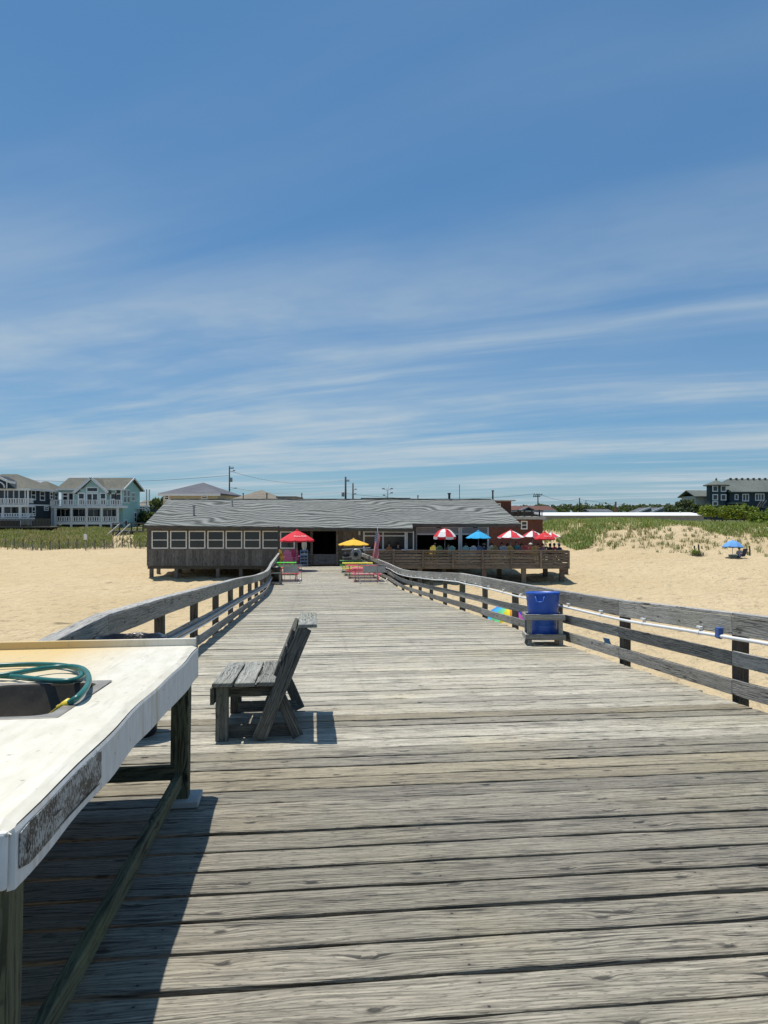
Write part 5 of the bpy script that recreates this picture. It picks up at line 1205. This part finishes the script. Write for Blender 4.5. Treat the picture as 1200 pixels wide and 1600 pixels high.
put(MB().box(wx(1087,168), 168, zg, wx(1114,168), 176, wz(775,168)), 'wing_wall', M['conc'], Ht); put(gable_x(MB(), wx(1083,168), wx(1114,168), 167, 177, wz(775.5,168), wz(766,172)), 'wing_roof', M['roofd'], Ht)
put(MB().prism([(wx(1136,163.8), wz(787.5,163.8)), (wx(1165,163.8), wz(787.5,163.8)), (wx(1158,163.8), wz(784.3,163.8)), (wx(1142,163.8), wz(784.3,163.8))], 163, d, 'y'), 'porch_roof', M['roofd'], Ht)
for i in range(8): put(MB().box(wx(1140+i*9,d+6), d+5.8, wz(748.5,d+6)-.1, wx(1143+i*9,d+6), d+6.2, wz(746.8,d+6)), 'roof_vent', M['roofd'], Ht)
st_m = MB()
for k in range(3): st_m.bar((wx(1183+k*4,163), 163, wz(792,163)), (wx(1190+k*4,163), 163, wz(782,163)), .15, .15)
put(st_m.box(wx(1178,163), 162.8, wz(793,163), wx(1201,163), 165, wz(791.5,163)), 'stair', M['siding'], Ht)

# walkover stair on the left dune
d = 108.0; xa, xb = wx(176,d), wx(224,d); zp = wz(829,d)
Wk = thing('dune_stair', 'weathered wooden dune walkover with steps and pale handrails', 'stairs', ((xa+xb)/2, d, hz(xa, d)))
put(MB().box(xa, d, zp-.2, xb, d+3, zp), 'platform', M['siding'], Wk)
for a in (176, 186, 205, 214, 223): put(MB().box(wx(a,d)-.08, d+.02, hz(wx(a,d),d)-.3, wx(a,d)+.08, d+.18, wz(817.5,d)), 'post', M['post'], Wk)
for q in ((xa, d+2.8, xb, d+2.9), (wx(205,d), d+.05, xb, d+.13), (xa, d+.05, wx(186,d), d+.13)): put(MB().box(q[0], q[1], wz(818.5,d), q[2], q[3], wz(817,d)), 'handrail', M['siding'], Wk)
for k in range(6): 
    t = k/5.5; z = zp-.25-t*1.35; yy = d-.15-t*2.2; xo = -t*.95
    put(MB().box(wx(187.5,d)+xo, yy-.28, z-.06, wx(203,d)+xo, yy, z), 'step', M['siding'], Wk)
for a in (187, 203.5):
    put(MB().bar((wx(a,d), d, zp+1.0), (wx(a,d)-1.05, d-2.5, zp-.72), .12, .16), 'handrail', M['conc'], Wk)
    put(MB().bar((wx(a,d), d, zp-.15), (wx(a,d)-1.05, d-2.5, zp-1.75), .1, .3), 'stringer', M['siding'], Wk)
    put(MB().box(wx(a,d)-1.1, d-2.5, zp-2.1, wx(a,d)-.98, d-2.38, zp-.75), 'post', M['siding'], Wk)
# sand fence
Sf = thing('sand_fence', 'long slatted wooden sand fence at the foot of the left dune', 'fence', (wx(110,91), 91, hz(wx(110,91),91)))
rf_ = random.Random(11); pk = None; prev = None
for i in range(150):
    px = -6 + i*1.56; dd = 90.5 + 1.2*math.sin(i*.11); x = wx(px,dd); zg = hz(x,dd)
    if rf_.random() < .12: continue
    if pk is None:
        pk = MB().box(-.022,-.008,-.3,.022,.008,.95).mesh('picket', M['rail'])
    o = link('picket', pk, Sf); o.location = Vector((x, dd, zg))-Vector(Sf.location); o.rotation_euler = (rf_.uniform(-.12,.12), rf_.uniform(-.16,.16), 0); o.scale = (1,1,rf_.uniform(.7,1.15))
for i in range(0, 150, 9):
    px = -6+i*1.56; dd = 90.6+1.2*math.sin(i*.11); x = wx(px,dd); zg = hz(x,dd)
    put(MB().tube([(x,dd,zg-.4),(x,dd,zg+1.25)], .06, 6), 'fence_post', M['post'], Sf)
sp_ = thing('sign_pole', 'thin tall pole with a small white box near its foot on the left beach', 'pole', (wx(134,88), 88, hz(wx(134,88),88)))
hp_ = wz(796,88)-hz(wx(134,88),88)
MB().tube([(0,0,-.3),(0,0,hp_)], .045, 6).build('pole', M['steel'], sp_); MB().box(-.2,-.16,1.35,.2,-.05,2.05).build('box', M['white'], sp_, bevel=.02)

# ------------------------------------------------------------------ poles and wires
def upole(label, px, ytop, d, arms=(), trafo=None, r=.15, lamps=(), mat='pole'):
    x = wx(px,d); zg = hz(x,d); zt = wz(ytop,d)
    p = thing('utility_pole', label, 'utility pole', (x, d, zg)); L = zt-zg
    MB().tube([(0,0,-.5),(0,0,L)], r, 8, [1, .75]).build('pole', M[mat], p, True)
    for dz_, w_, off in arms:
        o = MB().box(off-w_/2, -.14, L-dz_-.08, off+w_/2, -.04+.02, L-dz_+.08).build('crossarm', M[mat], p)
        for s in (-.9, -.3, .3, .9): MB().tube([(off+s*w_/2*.95,-.09,L-dz_+.08),(off+s*w_/2*.95,-.09,L-dz_+.33)], .06, 6).build('insulator', M['greyp'], o)
    if trafo: MB().lathe([(.01,.95),(.28,.92),(.3,.85),(.3,.05),(.01,0)], 12, (trafo[0], 0, L-trafo[1])).build('transformer', M['greyp'], p, True)
    for dx_, dz_ in lamps: MB().bar((0,0,L-dz_), (dx_,0,L-dz_+.25), .06, .06).box(dx_-.22, -.25, L-dz_+.2, dx_+.22, .1, L-dz_+.4).build('lamp', M['steel'], p)
    return Vector((x, d, zt))
P1 = upole('tall utility pole with transformer and lamp arms between the two hipped roofs', 358.5, 728, 150, ((.5, .9, .45),), (.35, 3.4), .17, ((1.0, 1.3), (1.3, 5.0), (.8, 6.2)))
P2 = upole('utility pole with grey transformer above the roof ridge', 540, 745, 150, ((.9,.7,.45),), (-.55, 4.2), .24)
P3 = upole('slimmer utility pole beside the one with a transformer', 551.5, 755, 155, (), None, .2, ((.6, 1.6), (.5, 2.6)))
P4 = upole('floodlight pole with paired lamps rising behind the ridge', 605.5, 758, 120, (), None, .13, ((-.7,.9),(.7,.9),(-.6,2.0),(.7,1.6)), 'steel')
P5 = upole('utility pole with double crossarm beside the roof deck', 840.5, 771.5, 150, ((.25,1.9,0),(.6,1.5,-.3)), (.55, 4.0), .15)
P6 = upole('plain utility pole beyond the dune above the dark trees', 905.5, 778, 190, (), None, .2)
P7 = upole('short distant utility pole with tiny crossarm above the trees', 915.5, 782, 210, ((1.0,1.0,0),), None, .14)
P8 = upole('distant utility pole near the raked townhouse roofs', 1041, 787, 235, ((.6,.8,0),), None, .2)
P9 = upole('slender post standing above the ridge beyond the tan roof', 471.5, 770, 110, (), None, .12)
mast = thing('orange_mast', 'orange and white marker mast above the trees beyond the dune', 'mast', (wx(962,230), 230, -.6)); 
MB().tube([(0,0,-.3),(0,0,wz(795,230)+.6)], .35, 8, [1.4,.9]).build('lower_mast', M['paint'], mast, color=(.45,.10,.03)); MB().tube([(0,0,wz(795,230)+.6),(0,0,wz(784,230)+.6)], .3, 8).build('upper_mast', M['paint'], mast, color=(.30,.12,.06))
fm_ = thing('flagpole', 'thin bare reddish mast above the bar roof', 'mast', (wx(718,75), 75, hz(wx(718,75),75))); MB().tube([(0,0,0),(0,0,wz(757,75)-hz(wx(718,75),75))], .035, 6).build('mast', M['brick'], fm_)
def wire(label, a, b, sag, r=.03):
    pts = [a.lerp(b, i/14) - Vector((0,0,sag*4*(i/14)*(1-i/14))) for i in range(15)]
    o = thing('power_line', label, 'wire', a); put(MB().tube(pts, r, 4), 'wire', M['black'], o)
wire('upper power line sagging between the lamp-arm pole and the transformer pole', P1-Vector((0,0,1)), P2-Vector((0,0,.6)), 1.6)
wire('lower power line between the lamp-arm pole and the transformer pole', P1-Vector((0,0,4.5)), P2-Vector((0,0,3.2)), .9)
wire('power line from the transformer pole to the double-crossarm pole', P2-Vector((0,0,3.5)), P5-Vector((.6,0,0)), 1.2)
wire('power line from the double-crossarm pole towards the plain pole', P5+Vector((.6,0,-.1)), P6-Vector((0,0,.2)), .9)
wire('power line from the plain pole towards the townhouse pole', P6-Vector((0,0,.3)), P8-Vector((0,0,.5)), .8)
wire('power line from the lamp-arm pole down past the mint house', P1-Vector((0,0,2)), Vector((wx(-120,170),170,wz(735,170))), 2)

# ------------------------------------------------------------------ vegetation
def mesh_np(name, verts, faces, mat, up=False):
    me = bpy.data.meshes.new(name); nv = len(verts); nf, k = faces.shape
    me.vertices.add(nv); me.vertices.foreach_set('co', verts.astype(np.float32).ravel())
    me.loops.add(nf*k); me.loops.foreach_set('vertex_index', faces.astype(np.int32).ravel())
    me.polygons.add(nf); me.polygons.foreach_set('loop_start', np.arange(0, nf*k, k, dtype=np.int32)); me.polygons.foreach_set('loop_total', np.full(nf, k, dtype=np.int32))
    me.update(calc_edges=True); me.materials.append(mat)
    if up:                                      # blades shade like a tilted tuft, not like a wall
        nr = RNG.normal(0, .35, (nv, 3)); nr[:,2] = .9; nr /= np.linalg.norm(nr, axis=1)[:,None]
        me.polygons.foreach_set('use_smooth', [True]*nf); me.normals_split_custom_set_from_vertices(nr.tolist())
    return me
def blades(P0, h, wdt, lean=.35):
    n = len(P0); a = RNG.uniform(0, 2*np.pi, n); la = RNG.uniform(0, 2*np.pi, n); l = RNG.uniform(.1, 1, n)*lean*h
    d = np.stack([np.cos(a), np.sin(a), np.zeros(n)], 1)*wdt[:,None]*.5
    top = P0 + np.stack([np.cos(la)*l, np.sin(la)*l, h], 1); mid = P0 + np.stack([np.cos(la)*l*.3, np.sin(la)*l*.3, h*.6], 1)
    V = np.stack([P0-d, P0+d, mid+d*.8, top, mid-d*.8], 1).reshape(-1, 3)
    i = np.arange(n)*5
    return V, np.stack([i, i+1, i+2, i+3, i+4], 1)
def scatter(n, x0, x1, y0, y1, dens):
    x = RNG.uniform(x0, x1, n); y = RNG.uniform(y0, y1, n); k = RNG.uniform(0, 1, n) < dens(x, y); return x[k], y[k]
# right dune: dense grass on top, thin planted rows below
foot = lambda x: np.interp(x, [16, 22, 30, 37, 60, 100], [88, 80, 76, 72, 71, 70])
def dtop(x, y):
    t = (y-foot(x))/(94-foot(x)); nz = vnoise(x, y, 4, 9)
    e = sstep(.56, .84, t + (nz-.5)*.7)*(.35+.65*sstep(.3,.55,vnoise(x, y, 1.7, 19)))
    path = 1 - np.exp(-((x-(22.4-(y-84)*.22))/.9)**2)*(y < 93)
    return e*path*(x > 19.0 + np.clip(96-y, 0, 20)*.12)*np.where(t > .95, 1, .9)
x, y = scatter(150000, 18, 80, 72, 106, dtop)
z = height(x, y, False); n = len(x); hh_ = RNG.uniform(.25, .65, n)*(0.7+.6*vnoise(x, y, 3, 5))
V, Fc = blades(np.stack([x, y, z-.03], 1), hh_, RNG.uniform(.05, .11, n))
tag(link('dune_grass', mesh_np('dune_grass', V, Fc, M['grass'], True)), 'dense green dune grass on the crest of the sandy dune', 'grass', kind='stuff')
def dlow(x, y):
    t = (y-foot(x))/(94-foot(x)); return ((t > -.1) & (t < .7))*sstep(-.12, .5, t)*.42*(x > 24)+((t > .05) & (t < .7) & (x > 23) & (x < 34))*.25
cx_, cy_ = scatter(3600, 22, 90, 68, 92, dlow)
m_ = 16; x = (cx_[:,None] + RNG.normal(0, .14, (len(cx_), m_))).ravel(); y = (cy_[:,None] + RNG.normal(0, .14, (len(cx_), m_))).ravel()
z = height(x, y, False); n = len(x); V, Fc = blades(np.stack([x, y, z-.03], 1), RNG.uniform(.2, .6, n), RNG.uniform(.025, .055, n), .6)
M['beach_grass'] = leafmat('planted_beach_grass', (0.09, 0.12, 0.04), (0.19, 0.20, 0.08), (0.26, 0.23, 0.12))
tag(link('beach_grass', mesh_np('beach_grass', V, Fc, M['beach_grass'], True)), 'thin planted tufts of beach grass on the lower sandy dune slope', 'grass', kind='stuff')
# green patch by the path
x, y = scatter(9000, 19.5, 26, 80, 92, lambda x, y: (((x-22.2)/2.6)**2+((y-84.5)/2.8)**2 < 1)*sstep(.3,.6,vnoise(x,y,1.5,8)+.2)*((x-(21.2-(y-84)*.22)) > .5))
z = height(x, y, False); n = len(x); V, Fc = blades(np.stack([x, y, z-.03], 1), RNG.uniform(.3, .7, n), RNG.uniform(.06, .12, n))
tag(link('grass_patch', mesh_np('grass_patch', V, Fc, M['grass'], True)), 'bright green patch of grass beside the sandy path up the dune', 'grass', kind='stuff')
# left dune scrub
def dl(x, y):
    pxx = 600 + x/y*F
    return sstep(90.3, 93, y + (vnoise(x, y, 3, 12)-.5)*3)*(x < -25.5)*np.where((np.abs(pxx-192) < 17) & (y < 110), .12, 1)
x, y = scatter(70000, -82, -24, 89.5, 124, dl)
z = height(x, y, False); n = len(x); nz = vnoise(x, y, 3.5, 21)
V, Fc = blades(np.stack([x, y, z-.05], 1), RNG.uniform(.22, .55, n)*(.5+1.1*nz), RNG.uniform(.06, .14, n))
tag(link('dune_scrub', mesh_np('dune_scrub', V, Fc, M['scrub'], True)), 'mixed green and brown scrub on the dune below the beach houses', 'scrub', kind='stuff')
x, y = scatter(9000, -22, 20, 70, 118, lambda x, y: sstep(.5,.7,vnoise(x,y,5,31))*.6*(y > 80))
z = height(x, y, False); n = len(x); V, Fc = blades(np.stack([x, y, z-.05], 1), RNG.uniform(.35, .9, n), RNG.uniform(.06, .14, n))
tag(link('yard_grass', mesh_np('yard_grass', V, Fc, M['scrub'])), 'rough grass growing behind the pier house', 'grass', kind='stuff')
def leaf_cloud(blobs, per, size, squash=.75):
    Vs = []
    for (c, r) in blobs:
        n = int(per*r[0]*r[2]) if per > 0 else int(-per)
        d = RNG.normal(0, 1, (n, 3)); d /= np.linalg.norm(d, axis=1)[:,None]
        d[:,2] = np.where(d[:,2] < -.35, -d[:,2], d[:,2])
        rad = RNG.uniform(.55, 1.03, n)**.6
        lump = 1 + .22*np.sin(d[:,0]*7+c[0]) * np.sin(d[:,1]*6+c[1]) + .15*np.sin(d[:,2]*9+c[0]*2)
        p = np.array(c) + d*np.array(r)*(rad*lump)[:,None]
        t1 = RNG.normal(0, 1, (n, 3)); t1 /= np.linalg.norm(t1, axis=1)[:,None]; t2 = np.cross(t1, d+RNG.normal(0,.5,(n,3))); t2 /= np.linalg.norm(t2, axis=1)[:,None]+1e-6
        s = RNG.uniform(.6, 1.3, n)*size
        a, b = t1*s[:,None]*.5, t2*s[:,None]*.5*squash
        Vs.append(np.stack([p-a, p-b*.9, p+a, p+b], 1).reshape(-1, 3))
    V = np.concatenate(Vs); n = len(V)//4
    return V, np.arange(n*4).reshape(-1, 4)
def bush(name, label, cat, base, blobs, per, size, mat, trunk_h=.5, group=None):
    t = thing(name, label, cat, base, group=group)
    V, Fc = leaf_cloud([((c[0]-base[0], c[1]-base[1], c[2]-base[2]), r) for c, r in blobs], per, size)
    link('crown', mesh_np('crown', V, Fc, mat), t)
    core = MB()
    for k, (c, r) in enumerate(blobs):
        core.tube([(0, 0, -.3), ((c[0]-base[0])*.4, (c[1]-base[1])*.4, (c[2]-base[2])*.5), (c[0]-base[0], c[1]-base[1], c[2]-base[2])], .09*max(1, r[0]*.5), 6, [1, .7, .3])
    core.build('trunk', M['pole'], t, True); return t
rs = random.Random(4)
def shrub_at(label, px0, px1, ytop, ybot, d, mat='shrub', nb=7, size=.34, name='beach_shrub', per=420):
    xa, xb = wx(px0,d), wx(px1,d); zt, zb = wz(ytop,d), wz(ybot,d); bl = []
    for k in range(nb):
        f_ = (k+.5)/nb; rx_ = (xb-xa)/nb*rs.uniform(.7, 1.0); top = zt - (zt-zb)*rs.uniform(0, .35)*(1 if k % 2 else .3); rz_ = (top-zb)*.55
        bl.append(((xa+(xb-xa)*f_, d+rs.uniform(-1.2,1.2), top-rz_), (max(rx_,.9), max(rx_*.9, 1.2), rz_)))
    bx_ = (xa+xb)/2; return bush(name, label, 'shrub' if name == 'beach_shrub' else 'tree', (bx_, d, min(zb, hz(bx_, d))), bl, per, size, M[mat])
shrub_at('broad yellow-green beach shrub next to the white roof edge', 1096, 1150, 790, 812, 112, nb=7)
shrub_at('yellow-green beach shrub below the turreted house', 1140, 1186, 789, 818, 110, nb=6)
shrub_at('rounded yellow-green beach shrub beside the outdoor stair', 1174, 1222, 797, 828, 104, nb=6)
shrub_at('low yellow-green beach shrub at the dune edge below the others', 1160, 1215, 812, 834, 100, nb=6)
shrub_at('dark windswept pine clump beside the turreted house wing', 1046, 1122, 788, 806, 135, 'pine', 9, .42, 'pine_tree', 300)
t = shrub_at('slanting dark pine rising above the pine clump', 1058, 1084, 781, 798, 137, 'pine', 4, .40, 'pine_tree', 260)
shrub_at('dark bushy tree beside the mint house', 216, 246, 799, 826, 138, 'pine', 6, .4, 'bushy_tree', 260)
shrub_at('dark bushy tree between the tan roof and the pier house eave', 244, 262, 776, 800, 110, 'pine', 4, .4, 'bushy_tree', 260)
# far wood
bl = []
for i in range(420):
    x = rs.uniform(-420, 520); yy = rs.uniform(400, 520); h_ = 5.2+1.7*vnoise(x, yy, 30, 3)+rs.uniform(-.8,.8)
    bl.append(((x, yy, -.6+h_*.55), (rs.uniform(3.5,6.5), 4.0, h_*.5)))
V, Fc = leaf_cloud(bl, -60, 1.9)
tag(link('far_wood', mesh_np('far_wood', V, Fc, M['wood'])), 'dark low wood along the horizon', 'wood', kind='stuff')
bl = []
for i in range(60):
    x = rs.uniform(55, 130); yy = rs.uniform(255, 290); h_ = 3.0+2.2*vnoise(x, yy, 12, 3)
    bl.append(((x, yy, -.6+h_*.5), (rs.uniform(2,4), 3.0, h_*.5)))
V, Fc = leaf_cloud(bl, -90, 1.1)
tag(link('tree_belt', mesh_np('tree_belt', V, Fc, M['wood'])), 'belt of dark trees behind the townhouses', 'wood', kind='stuff')
# clutter of the dune: dead brush and old posts
gx_, gy_ = wx(1082,70.5), 70.5
t = thing('dune_bush', 'small green bush at the foot of the old fence posts', 'bush', (gx_, gy_, hz(gx_,gy_)))
V, Fc = leaf_cloud([((0,0,.3),(.75,.5,.38)), ((.35,0,.35),(.5,.4,.4))], 500, .13); link('crown', mesh_np('crown', V, Fc, M['shrub']), t); MB().tube([(0,0,-.1),(0,0,.35)], .03, 5).build('stem', M['pole'], t)
for a, h_, lab in ((1085.5, 1.0, 'old grey fence post just above the small green bush'), (1092, 1.15, 'taller old fence post next to the dead brush'), (1171.5, 1.0, 'rough wooden stake right of the blue beach umbrella')):
    dd = 71.5; x = wx(a,dd); p = thing('fence_post', lab, 'post', (x, dd, hz(x,dd)), (R(3),R(-3),0)); MB().tube([(0,0,-.3),(0.02,0,h_*.5),(0,0.02,h_)], .085, 7, [1,.95,.85]).build('stake', M['post'], p)
x = wx(1089,71.2); t = thing('dead_brush', 'dead brown brush between the old fence posts', 'brush', (x, 71.2, hz(x,71.2)))
V, Fc = blades(np.stack([RNG.normal(0,.35,260), RNG.normal(0,.2,260), np.zeros(260)], 1), RNG.uniform(.2,.6,260), RNG.uniform(.02,.04,260), 1.2); link('twigs', mesh_np('twigs', V, Fc, M['siding']), t)

# ------------------------------------------------------------------ beach things
bxp = wx(1146,69); gz = hz(bxp, 69)
ub = umbrella('light blue beach umbrella on the sand below the dune', (bxp-.1, 69, gz-.35), 2.0, 1.45, 2.05, [(0.12,.33,.68)], val=.06, dome=.22, name='beach_umbrella', tilt=(R(-4),R(3),0))
def beach_chair(label, loc, rz, col):
    c = thing('beach_chair', label, 'chair', loc, (0,0,rz))
    MB().box(-.28,-.30,.24,.28,.22,.26).build('seat', M['cloth'], c, color=col); MB().bar((0,.2,.25),(0,.52,.98),.56,.02,(0,-1,.4)).build('backrest', M['cloth'], c, color=col)
    for s in (-1,1):
        MB().tube([(s*.3,-.34,.02),(s*.3,.3,.45),(s*.3,.55,1.0)], .013, 6).build('frame_tube', M['steel'], c); MB().tube([(s*.3,.45,.02),(s*.3,-.3,.26),(s*.3,-.33,.46),(s*.3,.3,.48)], .013, 6).build('frame_tube', M['steel'], c)
    return c
zc = hz(wx(1156.5,68.5), 68.5)
beach_chair('dark blue beach chair beside the light blue umbrella', (wx(1158,68.6), 68.6, zc), R(200), (.015,.02,.06))
person('person in grey shirt and dark shorts reclining in the beach chair', (wx(1155,68.3), 68.3, zc-.42), R(-35), 'sit', (.25,.27,.33), hair=(.015,.012,.01))
ck = thing('cooler', 'dark green cooler with pale lid under the blue beach umbrella', 'cooler', (wx(1145,68.2), 68.2, hz(wx(1145,68.2),68.2)))
MB().box(-.33,-.2,0,.33,.2,.36).build('box', M['plastic'], ck, color=(.03,.07,.06), bevel=.02); MB().box(-.35,-.22,.362,.35,.22,.43).build('lid', M['plastic'], ck, color=(.30,.36,.34), bevel=.02)
# rainbow umbrella on the sand
rx_, ry_ = wx(790,39.5), 39.5
RB = [(.02,.35,.62),(.12,.55,.25),(.75,.65,.02),(.80,.30,.01),(.75,.12,.55),(.02,.04,.50),(.12,.03,.50),(.65,.03,.04),(.75,.28,.01),(.70,.65,.02),(.10,.55,.30),(.02,.2,.55)]
umbrella('rainbow-coloured beach umbrella lying open on the sand beyond the railing', (rx_, ry_, hz(rx_,ry_)-.55), 2.35, .62, 1.35, RB, val=0, dome=.25, n=12, name='beach_umbrella', tilt=(R(14),R(6),R(0)), rot=R(178))
cx2 = wx(955,32)
beach_chair('small bright blue beach chair on the sand below the railing', (cx2, 32, hz(cx2,32)), R(120), (.01,.12,.35)).scale = (.6, .6, .6)
